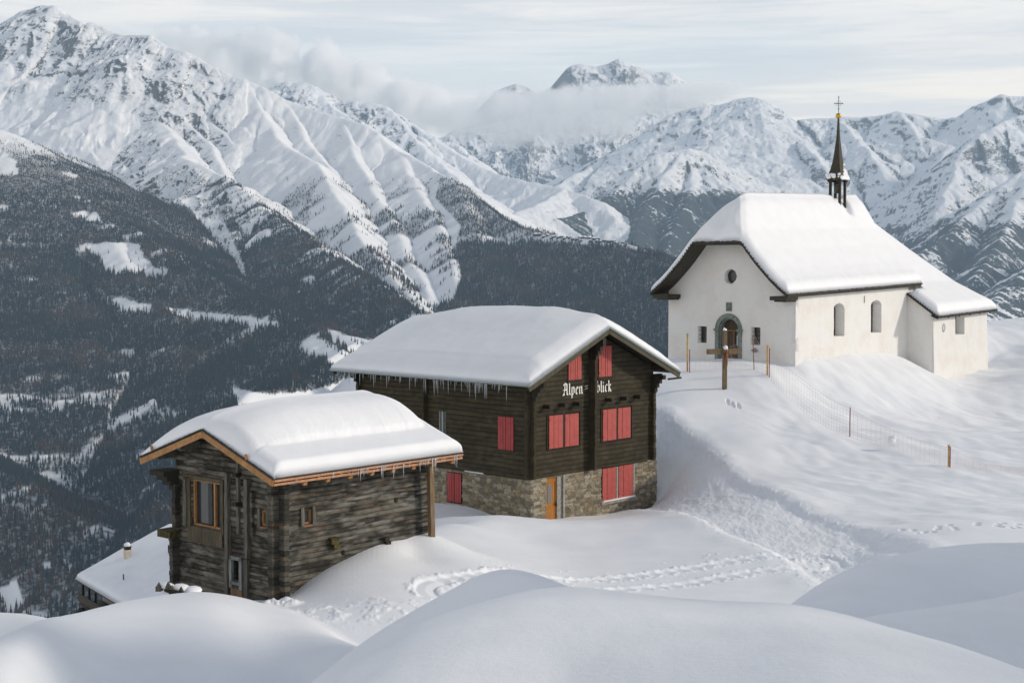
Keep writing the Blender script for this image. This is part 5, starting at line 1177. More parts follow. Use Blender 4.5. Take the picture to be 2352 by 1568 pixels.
o = cpane('r', 19.66, 21.25, 1.47, 2.9, YA + .62, M_GLASS)
bm = bmesh.new(); cy_, cz_ = 17.62, 2.02
tube(bm, [(cy_ + .19 * math.cos(a), YA - .075, cz_ + .27 * math.sin(a)) for a in np.linspace(0, 2 * math.pi, 17)], .022, 5); obj_bm('oval_ring', bm, M_GREYSTONE, chapel)
ar = heightshell('sacristy_roof', chapel, (15.72, 26.2), (-2.35, 12.0), .22, abase, .16, M_ROOFEDGE)
bm = bmesh.new()
for k in range(58):
    x = 15.72 + k * .18; z = float(abase(np.array(x), np.array(-2.35))); dz = rg.uniform(-.02, .02); box(bm, x, x + .16, -2.42 - rg.random() * .03, -2.2, z - .09 + dz, z + .03 + dz)
for k in range(13):
    y = -2.35 + k * .18; z = float(abase(np.array(15.75), np.array(y + .09))); box(bm, 15.64 - .03 * rg.random(), 15.76, y, y + .17, z - .10, z + .03)
obj_bm('shingle_edge', bm, M_ROOFEDGE, ar)
for k in range(6):
    x = 16.0 + k * 1.82; bm = bmesh.new(); z = float(abase(np.array(x), np.array(-2.2))) - .26; beam(bm, (x, -2.28, z), (x, YA + .1, z + .22), .16, .16); obj_bm('rafter_end', bm, M_DARKWOOD, chapel)
# bell turret
TX, TY = 14.4, CXC
def sq(bm, levels, n=4, rot=math.pi / 4):
    rings = []
    for z, r in levels: rings.append([bm.verts.new((TX + r * math.cos(rot + 2 * math.pi * k / n), TY + r * math.sin(rot + 2 * math.pi * k / n), z)) for k in range(n)])
    for a, b in zip(rings, rings[1:]):
        for k in range(n): bm.faces.new((a[k], a[(k + 1) % n], b[(k + 1) % n], b[k]))
    bm.faces.new(rings[0][::-1]); bm.faces.new(rings[-1])
bm = bmesh.new(); lv = []
zc = 12.78; prof = [(12.78, .86), (13.05, .72), (13.45, .55), (13.95, .40), (14.5, .30), (15.3, .195), (16.0, .13), (17.15, .07)]
pz = np.array([p[0] for p in prof]); pr = np.array([p[1] for p in prof])
z = 12.78
while z < 15.3:
    r0 = np.interp(z, pz, pr); r1 = np.interp(z + .24, pz, pr); lv += [(z, r0 + .02), (z + .235, r1 + .012)]; z += .24
lv += [(15.32, .19), (16.0, .13), (17.15, .065)]
sq(bm, [(12.70, .84)] + lv); tur = obj_bm('bell_turret', bm, M_ROOFEDGE, chapel)
for sx_, sy_ in ((-1, -1), (1, -1), (-1, 1), (1, 1)):
    bm = bmesh.new(); cx_, cy2 = TX + sx_ * .38, TY + sy_ * .38
    box(bm, cx_ - .08, cx_ + .08, cy2 - .08, cy2 + .08, 10.6, 12.55); box(bm, cx_ - .16, cx_ + .16, cy2 - .16, cy2 + .16, 12.55, 12.72); obj_bm('turret_post', bm, M_DARKWOOD, tur)
bm = bmesh.new(); rr = [(11.75, .02), (11.72, .27), (11.80, .25), (11.95, .18), (12.2, .15), (12.3, .10), (12.36, .02)]
sq(bm, rr, 14, 0); obj_bm('bell', bm, M_BRONZE, tur)
bm = bmesh.new(); beam(bm, (TX - .3, TY, 12.45), (TX + .3, TY, 12.45), .1, .16); beam(bm, (TX, TY - .3, 12.42), (TX, TY + .3, 12.42), .08, .1); obj_bm('bell_yoke', bm, M_DARKWOOD, tur)
bm = bmesh.new(); sq(bm, [(17.34 + .19 * math.sin(a), max(.005, .215 * math.cos(a))) for a in np.linspace(-1.57, 1.57, 9)], 14, 0); o = obj_bm('gilded_ball', bm, M_GOLD, tur, True)
bm = bmesh.new(); tube(bm, [(TX, TY, 17.4), (TX, TY, 18.75)], .024, 6)
d1 = Vector((-math.sin(CHA.bear - math.pi / 2 - .0) * 0, 0, 0))
ex = Vector((math.cos(R_(45)), -math.sin(R_(45)), 0)); c0 = Vector((TX, TY, 18.22))
tube(bm, [c0 - ex * .34, c0 + ex * .34], .026, 6)
for e in (-1, 1):
    for s_ in (-1, 1):
        tube(bm, [c0 + ex * (e * .07) + Vector((0, 0, s_ * .02)), c0 + ex * (e * .16) + Vector((0, 0, s_ * .10)), c0 + ex * (e * .12) + Vector((0, 0, s_ * .19)), c0 + ex * (e * .04) + Vector((0, 0, s_ * .14))], .010, 5)
    tube(bm, [c0 + ex * (e * .27) + Vector((0, 0, t * .07)) for t in (-1, 1)], .014, 5); tube(bm, [c0 + ex * (e * .08) + Vector((0, 0, .42)), c0 + Vector((0, 0, .50)), c0 - ex * (e * .08) + Vector((0, 0, .42))], .010, 5)
    tube(bm, [c0 + ex * (e * .09) + Vector((0, 0, -.36)), c0 + Vector((0, 0, -.46)), c0 + ex * (e * .02) + Vector((0, 0, -.34))], .014, 5)
obj_bm('wrought_iron_cross', bm, M_HINGE, tur)
# snow
def n_thick(X, Y):
    h = np.abs(Y - CXC); ex0 = X + 1.64; ex1 = 17.42 - X; ey = 5.26 - h; r = .55
    e = np.minimum(np.minimum(ex0, ex1 * 1.6), ey * 1.25)
    prof = np.sqrt(np.clip(1 - (1 - np.clip(e / r, 0, 1)) ** 2, 0, 1))
    t = (.50 + .15 * sstep(0, 3, ey)) * prof
    gouge = .10 * np.maximum(fbm(X / .16, ey / .9, 2, .5, 151), 0) * sstep(.15, .4, ey) * sstep(1.1, .6, ey)
    tur_ = np.exp(-(((X - TX) / .62) ** 2 + ((Y - TY + .3) / .75) ** 2) ** 2)
    # round the sharp ridges
    hipz = 8.06 + (X + 1.6) * 1.07; dd = nprof(h) - hipz
    rnd = .22 * np.exp(-(dd / .55) ** 2) + .38 * np.exp(-(h / .45) ** 2)
    dep = .22 * np.exp(-((X - TX + .2) / 1.1) ** 2) * np.exp(-(h / .6) ** 2)
    return np.maximum((t - gouge) / np.cos(np.arctan(1.0)) * .78 * (1 - .85 * tur_) - rnd * prof - dep, .02), X, Y
lofted_snow('roof_snow', 'steep smooth snow layer on the nave roof of the white chapel', CHA, (-1.64, 17.42), (CXC - 5.26, CXC + 5.26), nbase, n_thick, .085, seed=160)
def s_thick(X, Y):
    e = np.minimum(np.minimum((X - 15.74) * .9, (26.25 - X) * .9), np.minimum(Y + 2.38, 12.0 - Y) * 1.3); r = .55
    prof = np.sqrt(np.clip(1 - (1 - np.clip(e / r, 0, 1)) ** 2, 0, 1))
    under = (X < 17.3) & (Y > CXC - 5.5)
    t = np.where(under, .62 * prof * sstep(CXC - 4.9, CXC - 5.4, Y), .66 * prof)
    back = np.interp(26.2 - X, [0, 1.2, 2.4, 7.8, 12], [3.30, 4.1, 5.1, 9.9, 14.0]); si = np.interp(np.where(Y > CXC, 2 * CXC - Y, Y), _ay, _az)
    return np.maximum(t - .25 * np.exp(-((back - si) / .6) ** 2) * prof, .02), X, Y
lofted_snow('roof_snow', 'snow layer on the lower catslide roof at the right end of the white chapel', CHA, (15.74, 26.25), (-2.38, 12.0), abase, s_thick, .085, seed=165)
# snow clinging to the turret roof
bm = bmesh.new(); rg = random.Random(77)
for k in range(230):
    f_ = rg.choice(((0, -1),) * 4 + ((-1, 0),) ); zz_ = 12.8 + (rg.random() ** 1.8) * 1.15; hw = float(np.interp(zz_, pz, pr)) * .707
    u = rg.uniform(-.95, .95) * hw
    if f_ == (-1, 0): zz_ = 12.8 + rg.random() * .3
    if f_ == (0, -1) and (u / hw) < -.5 + (zz_ - 12.8) * 1.25 and zz_ > 12.9: continue
    p = Vector((TX + (u if f_[1] else -hw), TY + (-hw if f_[1] else u), zz_)); s_ = rg.uniform(.07, .15)
    mtx = bmesh.ops.create_icosphere(bm, subdivisions=1, radius=s_)
    for v in mtx['verts']: v.co = Vector((v.co.x * (1.2 if f_[1] else .5), v.co.y * (.5 if f_[1] else 1.2), v.co.z * 1.1)) + p + Vector((rg.uniform(-.01, .01),) * 3)
o = obj_bm('turret_snow', bm, M_ROOFSNOW, None, True); o.location = tuple(CHA.O); o.rotation_euler = (0, 0, math.pi / 2 - CHA.bear)
tag(o, 'patches of snow sticking to the flared foot of the chapel turret roof', 'snow')

# ------------------------------------------------------------------ crucifix
cp = P(1664, 898, 85.5); cgz = ground(cp[0], cp[1])
cruc = thing('wayside_crucifix', 'tall wooden crucifix with a carved figure standing on the slope before the chapel', 'crucifix', (cp[0], cp[1], cp[2]), R_(20))
# local: x along the crossbeam, -y towards the viewer's right
H = 3.52
def cpart(name, f, mat, par=None, smooth=False):
    bm = bmesh.new(); f(bm); bmesh.ops.scale(bm, vec=(1.04, 1.04, 1.04), verts=bm.verts[:]); return obj_bm(name, bm, mat, par or cruc, smooth)
cpart('post', lambda b: box(b, -.115, .115, -.09, .09, -.8, H), M_CROSS)
cpart('crossbeam', lambda b: box(b, -1.14, 1.0, -.10, .09, 2.16, 2.46), M_CROSS)
def figure(b):
    y = -.16
    tube(b, [(0, y, 1.22), (0, y - .03, 1.38), (.01, y - .05, 1.62), (0, y - .02, 1.80), (0, y - .03, 1.95), (0, y - .03, 2.12), (0, y - .02, 2.2)], [.035, .05, .062, .085, .07, .095, .04], 10)
    tube(b, [(-.05, y, 2.14), (-.20, y + .01, 2.22), (-.36, y + .05, 2.30)], [.04, .028, .018], 8); tube(b, [(.05, y, 2.14), (.20, y + .01, 2.22), (.36, y + .05, 2.30)], [.04, .028, .018], 8)
    tube(b, [(.0, y - .02, 2.18), (.0, y - .04, 2.24), (0, y - .05, 2.32), (0, y - .04, 2.38)], [.03, .06, .065, .03], 9)
cf_ = cpart('carved_figure', figure, M_FIGURE, None, True)
for v in cf_.data.vertices: v.co.z += .06; v.co.x = v.co.x * .9 + .02
def lump(name, label, items, cat='snow'):
    bm = bmesh.new()
    for (c, s) in items:
        m_ = bmesh.ops.create_icosphere(bm, subdivisions=2, radius=1)
        for v in m_['verts']:
            n_ = 1 + .12 * math.sin(v.co.x * 5 + c[0] * 9) * math.cos(v.co.y * 4); v.co = Vector((v.co.x * s[0] * n_, v.co.y * s[1] * n_, v.co.z * s[2])) + Vector(c)
    o = obj_bm(name, bm, M_ROOFSNOW, None, True); return tag(o, label, cat)
for nm, lb, it in (('snow_heap', 'small snow cap on the very top of the wooden crucifix', [((0, 0, H * 1.04 + .04), (.13, .12, .08)), ((-.04, 0, H * 1.04 + .11), (.06, .06, .06))]), ('snow_heap', 'round snow cap on the head of the carved figure and the beam behind it', [((0, -.10, 2.62), (.14, .14, .15))])):
    o = lump(nm, lb, it); o.location = cruc.location; o.rotation_euler = cruc.rotation_euler

# ------------------------------------------------------------------ netting fence and poles on the chapel slope
def gpt(px, py, Y): 
    p = P(px, py, Y); return Vector((p[0], p[1], p[2]))
def pole(name, label, cat, px, pyb, Y, pyt, r, mat, group=None, lean=0.0, n=8, snowtop=False):
    b = gpt(px, pyb, Y); b.z = ground(b.x, b.y); hpx = b.z; top = P(px + lean, pyt, Y)[2] - b.z
    o = thing(name, label, cat, tuple(b), 0, group)
    bm = bmesh.new(); tube(bm, [(0, 0, -.5), (lean / FPX * Y, 0, top)], r, n); s_ = obj_bm('shaft', bm, mat, o, True)
    bm = bmesh.new(); tube(bm, [(lean / FPX * Y, 0, top - .10), (lean / FPX * Y, 0, top + .012)], r * 1.25, n); obj_bm('cap', bm, mat, o, True)
    return o
pole('marker_pole', 'tall yellow wooden marker pole against the left end of the chapel front', 'pole', 1579, 832, 88.5, 766, .055, M_YELLOW, 'yellow marker poles')
pole('marker_pole', 'yellow wooden marker pole beside a dark red one, right of the crucifix', 'pole', 1762.5, 861, 87, 793, .055, M_YELLOW, 'yellow marker poles')
pole('marker_pole', 'yellow marker pole at the lower right end of the netting fence', 'pole', 2179, 1073, 71.5, 1022, .055, M_YELLOW, 'yellow marker poles')
FN = [(1584, 834, 88.3, 804), (1668, 826, 88.5, 798), (1733, 815, 88, 772), (1767, 863, 86.8, 801), (1952, 998, 78, 937), (2182, 1074, 71.3, 1028), (2352, 1092, 69.8, 1082)]
fence = thing('netting_fence', 'pale orange safety netting on thin dark red posts running down the chapel slope', 'fence', (0, 0, 0))
tops = []; bots = []
for i, (px, pyb, Y, pyt) in enumerate(FN):
    b = gpt(px, pyb, Y); b.z = ground(b.x, b.y); t = P(px, pyt, Y); ln = -.12 if i == 2 else 0
    tops.append(Vector((b.x, b.y, max(t[2], b.z + .1)))); bots.append(Vector((b.x, b.y, b.z + .02)))
    if i not in (1, 6):
        bm = bmesh.new(); tube(bm, [b + Vector((0, 0, -.4)), Vector((b.x + ln, b.y, t[2] + .05))], .026, 7); obj_bm('post', bm, M_REDPOLE, fence, True)
bm = bmesh.new(); rg = random.Random(12)
for i in range(len(tops) - 1):
    L = (bots[i + 1] - bots[i]).length; n = max(6, int(L / .33)); rows = 9; sag = (.28, .15, .45, .75, .55, .5)[i]; grid = []
    for k in range(n + 1):
        t = k / n; p = bots[i].lerp(bots[i + 1], t); gz = ground(p.x, p.y) + .03
        tz = tops[i].lerp(tops[i + 1], t).z - sag * 4 * t * (1 - t) * .55; tz = max(tz, gz + .35 if i < 5 else gz + .25)
        off = math.sin(t * 9 + i) * .05
        grid.append([Vector((p.x + off, p.y, gz + (tz - gz) * (r / (rows - 1)))) for r in range(rows)])
    for k in range(n + 1):
        tube(bm, [grid[k][0], grid[k][rows // 2], grid[k][-1]], .0034, 3, False)
        if k < n:
            for r in range(rows): tube(bm, [grid[k][r], grid[k + 1][r]], .007 if r == rows - 1 else .0034, 3, False)
obj_bm('net', bm, M_NET, fence)
o = lump('snow_clump', 'small clump of snow caught on the netting fence between its last two posts', [((0, 0, 0), (.22, .14, .25)), ((.1, 0, .15), (.14, .1, .14))])
q = bots[4].lerp(bots[5], .44); o.location = (q.x, q.y, ground(q.x, q.y) + .42)

# ------------------------------------------------------------------ the chalet down the slope behind the barn
CHL = Frame(249, 1371, 106, 55)
chl = bthing('chalet', 'low chalet under a wide snow roof with a post balcony, left of the barn', 'house', CHL)
def cbase(X, Y): return -.05 + .43 * np.minimum(X, 15.6 - X) + .012 * Y
croof = heightshell('roof', chl, (0, 15.6), (-7, 7.6), .5, cbase, .16, M_DARKWOOD)
for y in (6.9, 5.4, 3.9):
    bm = bmesh.new(); box(bm, .25, .40, y - .08, y + .08, -2.6, .0); obj_bm('balcony_post', bm, M_DARKWOOD, chl)
bm = bmesh.new(); prism(bm, [(1.9, -4), (13.5, -4), (13.5, .5), (7.8, 2.9), (1.9, .45)], 'y', -6.5, 6.9); obj_bm('wall', bm, M_CREAM, chl)
bm = bmesh.new(); box(bm, .1, .2, -6, 7.3, -1.75, -1.1); box(bm, .1, 1.9, -6, 7.3, -2.0, -1.85); obj_bm('balcony', bm, M_DARKWOOD, chl)
for k in range(4):
    bm = bmesh.new(); box(bm, -.35, 2.0, 6.3 + .25 * k - .3, 6.4 + .25 * k - .3, -2.1 - .22 * k, -2.0 - .22 * k); obj_bm('log_end', bm, M_DARKWOOD, chl)
xc_, zc_ = 3.5, 0
def onroof(px, py):
    d = ray(px, py); t = 100.
    for _ in range(40):
        q = d * t - CHL.O; X_, Y_ = q @ CHL.ex, q @ CHL.ey; zr = float(cbase(X_, Y_)) + .45; t += (zr - q[2]) / (d[2] - .3) * .7
    return X_, Y_, zr
x_, y_, z_ = onroof(293, 1279)
bm = bmesh.new(); box(bm, x_ - .24, x_ + .24, y_ - .24, y_ + .24, z_ - 1, z_ + .62); ch = obj_bm('chimney', bm, M_CREAM, chl)
bm = bmesh.new(); box(bm, x_ - .22, x_ + .22, y_ - .22, y_ + .22, z_ + .62, z_ + .84); box(bm, x_ - .28, x_ + .28, y_ - .28, y_ + .28, z_ + .84, z_ + .88); obj_bm('chimney_cap', bm, M_DARKWOOD, ch)
o = lump('snow_heap', 'rounded snow cap on the little chalet chimney', [((0, 0, 0), (.26, .26, .24))]); q = CHL.w(x_, y_, z_ + .97); o.location = tuple(q)
for (px, py, h_) in ((283.7, 1330, .42), (387, 1268, .6)):
    x_, y_, z_ = onroof(px, py); bm = bmesh.new(); tube(bm, [(x_, y_, z_ - .6), (x_, y_, z_ + h_)], .045, 7); obj_bm('vent_pipe', bm, M_HINGE, chl)
def c_thick(X, Y):
    e = np.minimum(np.minimum(X + .05, 15.65 - X) * 1.0, np.minimum(Y + 7.05, 7.65 - Y)); prof = np.sqrt(np.clip(1 - (1 - np.clip(e / .55, 0, 1)) ** 2, 0, 1))
    dent = .16 * np.exp(-(((X - 3.2) / .9) ** 2 + ((Y - 2.5) / 1.0) ** 2)) + .12 * np.exp(-(((X - 2.2) / .5) ** 2 + ((Y - 0.5) / 1.4) ** 2))
    return np.maximum(.46 * prof * (1 + .15 * fbm(X / 2, Y / 2, 2, .5, 190)) - dent * prof - .12 * np.exp(-((X - 7.8) / .9) ** 2) * prof, .02), X, Y
lofted_snow('roof_snow', 'wide sheet of snow on the chalet roof below and left of the barn', CHL, (-.05, 15.65), (-7.05, 7.65), cbase, c_thick, .16, seed=192)
# half-buried picket frame beside the barn
fp = P(388, 1362, 42.4); pk = thing('picket_frame', 'low dark beam with four pointed pickets poking out of the snow left of the barn', 'picket frame', tuple(fp), R_(-8))
bm = bmesh.new(); tube(bm, [(-.42, .05, .16), (-.1, 0, .09), (.2, -.05, .04), (.45, -.08, .03)], [.05, .045, .085, .05], 7); obj_bm('beam', bm, M_DARKWOOD, pk)
for x, z, s_ in ((-.33, .17, .11), (-.03, .20, .11), (.09, .10, .11), (.37, .06, .11)):
    bm = bmesh.new(); prism(bm, [(x - s_ * .8, z - .12), (x + s_ * .8, z - .12), (x + s_ * .75, z + .02), (x + .01, z + .16), (x - s_ * .55, z + .03)], 'y', -.03, .05); obj_bm('picket', bm, M_OLDGREY, pk)
o = lump('snow_ridge', 'rounded snow ridges behind the pointed pickets left of the barn', [((-.15, .3, .1), (.28, .3, .16)), ((.25, .35, .06), (.3, .3, .16)), ((.65, .3, .02), (.3, .3, .14))]); o.location = tuple(fp); 

# ------------------------------------------------------------------ trees on the slopes across the valley
def mat_tree(name, c0, c1, snow_amt):
    t = material(name, .9, .1); g = t.node('ShaderNodeNewGeometry'); s_ = t.node('ShaderNodeSeparateXYZ'); t.l.new(g.outputs['Normal'], s_.inputs[0])
    oi = t.node('ShaderNodeObjectInfo'); n = t.noise(t.P, 1.1, 2, .6)
    c = t.mix(oi.outputs['Random'], c0, c1); f = t.math('MULTIPLY', t.ramp(s_.outputs[2], .30, .75), t.ramp(t.math('ADD', n, t.math('MULTIPLY', oi.outputs['Random'], .25)), .46, .66, 0, snow_amt))
    setc(t, t.mix(f, c, (.70, .73, .77))); return t.m
M_SPRUCE = mat_tree('snow_dusted_spruce', (.009, .019, .025), (.026, .041, .045), .52)
M_LARCH = mat_tree('bare_larch', (.062, .042, .034), (.105, .074, .060), .22)
M_BARK = mat_plain('bark', (.05, .038, .03), .9)
def conifer_mesh(name, h, r, tiers, sides, seed, mat, sparse=False):
    rg = random.Random(seed); bm = bmesh.new(); tube(bm, [(0, 0, -1.5), (0, 0, h * .5), (0, 0, h * .96)], [h * .014, h * .009, .03], 4)
    nb = len(bm.faces)
    for k in range(tiers):
        t = k / tiers; z0 = h * (.10 + .84 * t); rr = r * (1 - t) ** .85 * rg.uniform(.82, 1.12); hh = h * (1.55 / tiers) * (1.1 - .4 * t)
        ph = rg.random() * 6.28; top = bm.verts.new((0, 0, min(h, z0 + hh))); ring = []
        for j in range(sides * 2):
            a = ph + math.pi * j / sides; q = rr * ((rg.uniform(.85, 1.15)) if j % 2 == 0 else (.30 if sparse else .52)); ring.append(bm.verts.new((q * math.cos(a), q * math.sin(a), z0 - (.16 * rr if j % 2 == 0 else -.08 * hh))))
        for j in range(sides * 2):
            if sparse and rg.random() < .18: continue
            bm.faces.new((ring[j], ring[(j + 1) % (sides * 2)], top))
    me = bpy.data.meshes.new(name); bm.to_mesh(me); bm.free(); me.materials.append(mat); me.materials.append(M_BARK)
    for i in range(nb): me.polygons[i].material_index = 1
    return me
TREES = [conifer_mesh('spruce', 17, 2.7, 7, 5, 1, M_SPRUCE), conifer_mesh('spruce', 14, 2.6, 6, 5, 2, M_SPRUCE), conifer_mesh('larch', 16, 2.3, 8, 4, 3, M_LARCH, True), conifer_mesh('spruce', 19, 2.5, 8, 5, 4, M_SPRUCE)]
rsf = np.random.RandomState(21)
dYr = np.gradient(YR)[:, None]; dUr = np.gradient(U_)[None, :]
area = dYr * dUr * Yf
lam = np.where((np.abs(Xf / Yf) < .47) & near_, dens, 0)
lam = np.where(lam < .04, 0, lam) * area / 42.0 * np.clip(1.15 - .00004 * Yf, .5, 1)
cnt = rsf.poisson(lam); ii, jj = np.nonzero(cnt); rep = cnt[ii, jj]; ii = np.repeat(ii, rep); jj = np.repeat(jj, rep)
ok = (ii < len(YR) - 1) & (jj < len(U_) - 1); ii, jj = ii[ok], jj[ok]; fa, fb = rsf.rand(len(ii)), rsf.rand(len(ii))
def bil(A): return A[ii, jj] * (1 - fa) * (1 - fb) + A[ii + 1, jj] * fa * (1 - fb) + A[ii, jj + 1] * (1 - fa) * fb + A[ii + 1, jj + 1] * fa * fb
tx, ty, tz = bil(Xf), bil(Yf), bil(Zf)
kt = kind[ii, jj]; larchy = sstep(-.02, .30, fbm(tx / 260, ty / 260 + tz / 150, 3, .5, 77) + .22 * (kt == ord('N')) + .12 * (tz > -60))
scl = rsf.uniform(.60, 1.32, len(tx)) * np.where(tz > 250, .6, np.where(tz > 80, .8, 1.0)); tid = np.where(rsf.rand(len(tx)) < larchy * .75, 2, rsf.choice([0, 1, 3], len(tx)))
# a few single trees standing on the sunny pastures
extra = []
for poly_px in ([(205, 600), (235, 604), (262, 612), (300, 600), (330, 612), (250, 580), (225, 590), (312, 580), (290, 612), (318, 595), (210, 512), (226, 505)], [(752, 795), (760, 798), (768, 804), (776, 806), (784, 812), (792, 816), (800, 822), (806, 818), (756, 790), (748, 786), (742, 780), (812, 826), (820, 790), (833, 788), (829, 786), (806, 781), (815, 784)], [(405, 712), (412, 716), (430, 720), (520, 724), (545, 730), (590, 738), (440, 716)]):
    for (a, b) in poly_px:
        u_ = (a - CX) / FPX * Fv[1]; j = int(np.argmin(np.abs(U_ - u_))); cand = np.nonzero((pyf[:, j] < b + 4) & (pyf[:, j] > b - 4) & (YR < 5200))[0]
        if len(cand): i = cand[0]; extra.append((Xf[i, j], Yf[i, j], Zf[i, j]))
if extra:
    e = np.array(extra); tx = np.append(tx, e[:, 0]); ty = np.append(ty, e[:, 1]); tz = np.append(tz, e[:, 2]); scl = np.append(scl, rsf.uniform(.6, 1.0, len(e))); tid = np.append(tid, rsf.choice([0, 1, 3], len(e)))
# which trees show largest: in the frame, not hidden by the ground or houses in front
far_cm = np.maximum.accumulate(Zf / Yf, 0); near_cm = (Zn / Yn).max(0)
uj = tx / ty; fj = np.clip(np.interp(uj, U_, np.arange(len(U_))).astype(int), 0, len(U_) - 1); fi = np.clip(np.searchsorted(YR, ty) - 1, 0, len(YR) - 1)
hgt = np.array([17, 14, 16, 19])[tid] * scl; vis_ = (tz + hgt * .5) / ty > np.maximum(far_cm[np.maximum(fi - 2, 0), fj], np.interp(uj, UN, near_cm))
qx, qy = projn(tx, ty, tz + hgt * .5)
blocked = inpoly(qx, qy, [(400,1400),(395,1090),(325,1060),(560,930),(650,915),(900,905),(1000,960),(1056,1046),(985,1230)]) | inpoly(qx, qy, [(826,1200),(768,855),(960,718),(1200,690),(1400,740),(1560,850),(1503,1200)]) | inpoly(qx, qy, [(1535,850),(1495,670),(1580,555),(1700,430),(1960,430),(2276,700),(2266,870)])
inn = vis_ & ~blocked & (qx > -5) & (qx < 2357) & (qy > 0) & (qy < 1568)
size = np.where(inn, hgt / ty, 0); order = np.argsort(-size); solo = order[:300]
print('trees', len(tx), 'visible', inn.sum(), 'solo depth', ty[solo].min(), ty[solo].max())
def zone(k):
    if kind[fi[k], fj[k]] == ord('N'): return 'on the near wooded shoulder at the lower left'
    if qx[k] > 520 and qy[k] > 720: return 'at the edge of the white snowfield behind the barn'
    return 'on the steep wooded slope above the valley at the left'
LBL = ['snow-dusted spruce standing in the wooded slope across the valley', 'broad snow-dusted spruce standing in the wooded slope across the valley', 'bare brownish larch standing in the wooded slope across the valley', 'tall slim spruce standing in the wooded slope across the valley']
for k in solo:
    o = bpy.data.objects.new('larch_tree' if tid[k] == 2 else 'spruce_tree', TREES[tid[k]]); COL.objects.link(o)
    o.location = (tx[k], ty[k], tz[k]); s_ = float(scl[k]); o.scale = (s_, s_, s_); o.rotation_euler = (0, 0, float(k % 63) / 10)
    nm_ = LBL[tid[k]].split(' standing')[0]; tag(o, nm_ + ' standing ' + zone(k), 'tree', nm_.split()[-1] + ' trees ' + nm_.split()[0] + ' ' + zone(k))
rest = np.ones(len(tx), bool); rest[solo] = False
pv = np.stack([tx[rest], ty[rest], tz[rest]], -1).astype(np.float32)
me = bpy.data.meshes.new('forest'); me.vertices.add(len(pv)); me.vertices.foreach_set('co', pv.ravel())
for nm, tp, arr in (('scl', 'FLOAT', scl[rest]), ('tid', 'INT', tid[rest]), ('rotz', 'FLOAT', rsf.rand(rest.sum()) * 6.28)):
    a = me.attributes.new(nm, tp, 'POINT'); a.data.foreach_set('value', arr.astype(np.float32 if tp == 'FLOAT' else np.int32))
forest_o = bpy.data.objects.new('forest', me); COL.objects.link(forest_o); tag(forest_o, 'dense spruce and larch forest covering the slopes across the valley', None, None, 'stuff')
ng = bpy.data.node_groups.new('scatter_trees', 'GeometryNodeTree'); ng.interface.new_socket('Geometry', in_out='INPUT', socket_type='NodeSocketGeometry'); ng.interface.new_socket('Geometry', in_out='OUTPUT', socket_type='NodeSocketGeometry')
gi = ng.nodes.new('NodeGroupInput'); go = ng.nodes.new('NodeGroupOutput'); jn = ng.nodes.new('GeometryNodeJoinGeometry')
def named(n, tp):
    x = ng.nodes.new('GeometryNodeInputNamedAttribute'); x.data_type = tp; x.inputs['Name'].default_value = n; return [o_ for o_ in x.outputs if o_.enabled and o_.name == 'Attribute'][0]
for k, tm in enumerate(TREES):
    src = bpy.data.objects.new('tree_source', tm)
    oi = ng.nodes.new('GeometryNodeObjectInfo'); oi.inputs[0].default_value = src; oi.inputs['As Instance'].default_value = True
    ip = ng.nodes.new('GeometryNodeInstanceOnPoints'); ng.links.new(gi.outputs[0], ip.inputs['Points']); ng.links.new(oi.outputs['Geometry'], ip.inputs['Instance'])
    cmp_ = ng.nodes.new('FunctionNodeCompare'); cmp_.data_type = 'INT'; cmp_.operation = 'EQUAL'
    ia = [s_ for s_ in cmp_.inputs if s_.enabled and s_.type == 'INT']; ng.links.new(named('tid', 'INT'), ia[0]); ia[1].default_value = k
    ng.links.new(cmp_.outputs[0], ip.inputs['Selection'])
    cb = ng.nodes.new('ShaderNodeCombineXYZ'); ng.links.new(named('rotz', 'FLOAT'), cb.inputs[2]); ng.links.new(cb.outputs[0], ip.inputs['Rotation'])
    cs = ng.nodes.new('ShaderNodeCombineXYZ'); sa = named('scl', 'FLOAT')
    for q in range(3): ng.links.new(sa, cs.inputs[q])
    ng.links.new(cs.outputs[0], ip.inputs['Scale']); ng.links.new(ip.outputs[0], jn.inputs[0])
ng.links.new(jn.outputs[0], go.inputs[0])
md = forest_o.modifiers.new('scatter_trees', 'NODES'); md.node_group = ng

# ------------------------------------------------------------------ tiny village on the far shelf
bm = bmesh.new(); box(bm, -5, 5, -4, 4, -3, 4.2); nb = len(bm.faces)
prism(bm, [(-6, 4.0), (6, 4.0), (6, 4.9), (0, 8.2), (-6, 4.9)], 'y', -5, 5)
hm = bpy.data.meshes.new('mountain_house'); bmesh.ops.recalc_face_normals(bm, faces=bm.faces[:]); bm.to_mesh(hm); bm.free(); hm.materials.append(M_DARKWOOD); hm.materials.append(M_ROOFSNOW)
for i, p_ in enumerate(hm.polygons): p_.material_index = 0 if i < nb else 1
rv = random.Random(4)
for k in range(46):
    px = 1225 + (1440 - 1225) * (k + rv.random() * .8) / 46; py = np.interp(px, [1225, 1290, 1340, 1400, 1440], [540, 545, 548, 552, 556]) + rv.uniform(-1, 7)
    u_ = (px - CX) / FPX * Fv[1]; j = int(np.argmin(np.abs(U_ - u_))); c_ = np.nonzero((pyf[:, j] < py) & (YR < 5600) & (YR > 3000))[0]
    if not len(c_): continue
    i = c_[0]; o = bpy.data.objects.new('mountain_house', hm); COL.objects.link(o); o.location = (Xf[i, j], Yf[i, j], Zf[i, j]); o.rotation_euler = (0, 0, rv.uniform(-.5, .5)); s_ = rv.uniform(.8, 1.3); o.scale = (s_, s_, s_)
    tag(o, 'tiny dark house with a snowy roof in the far village on the mountain shelf', 'house', 'houses of the far village on the shelf')

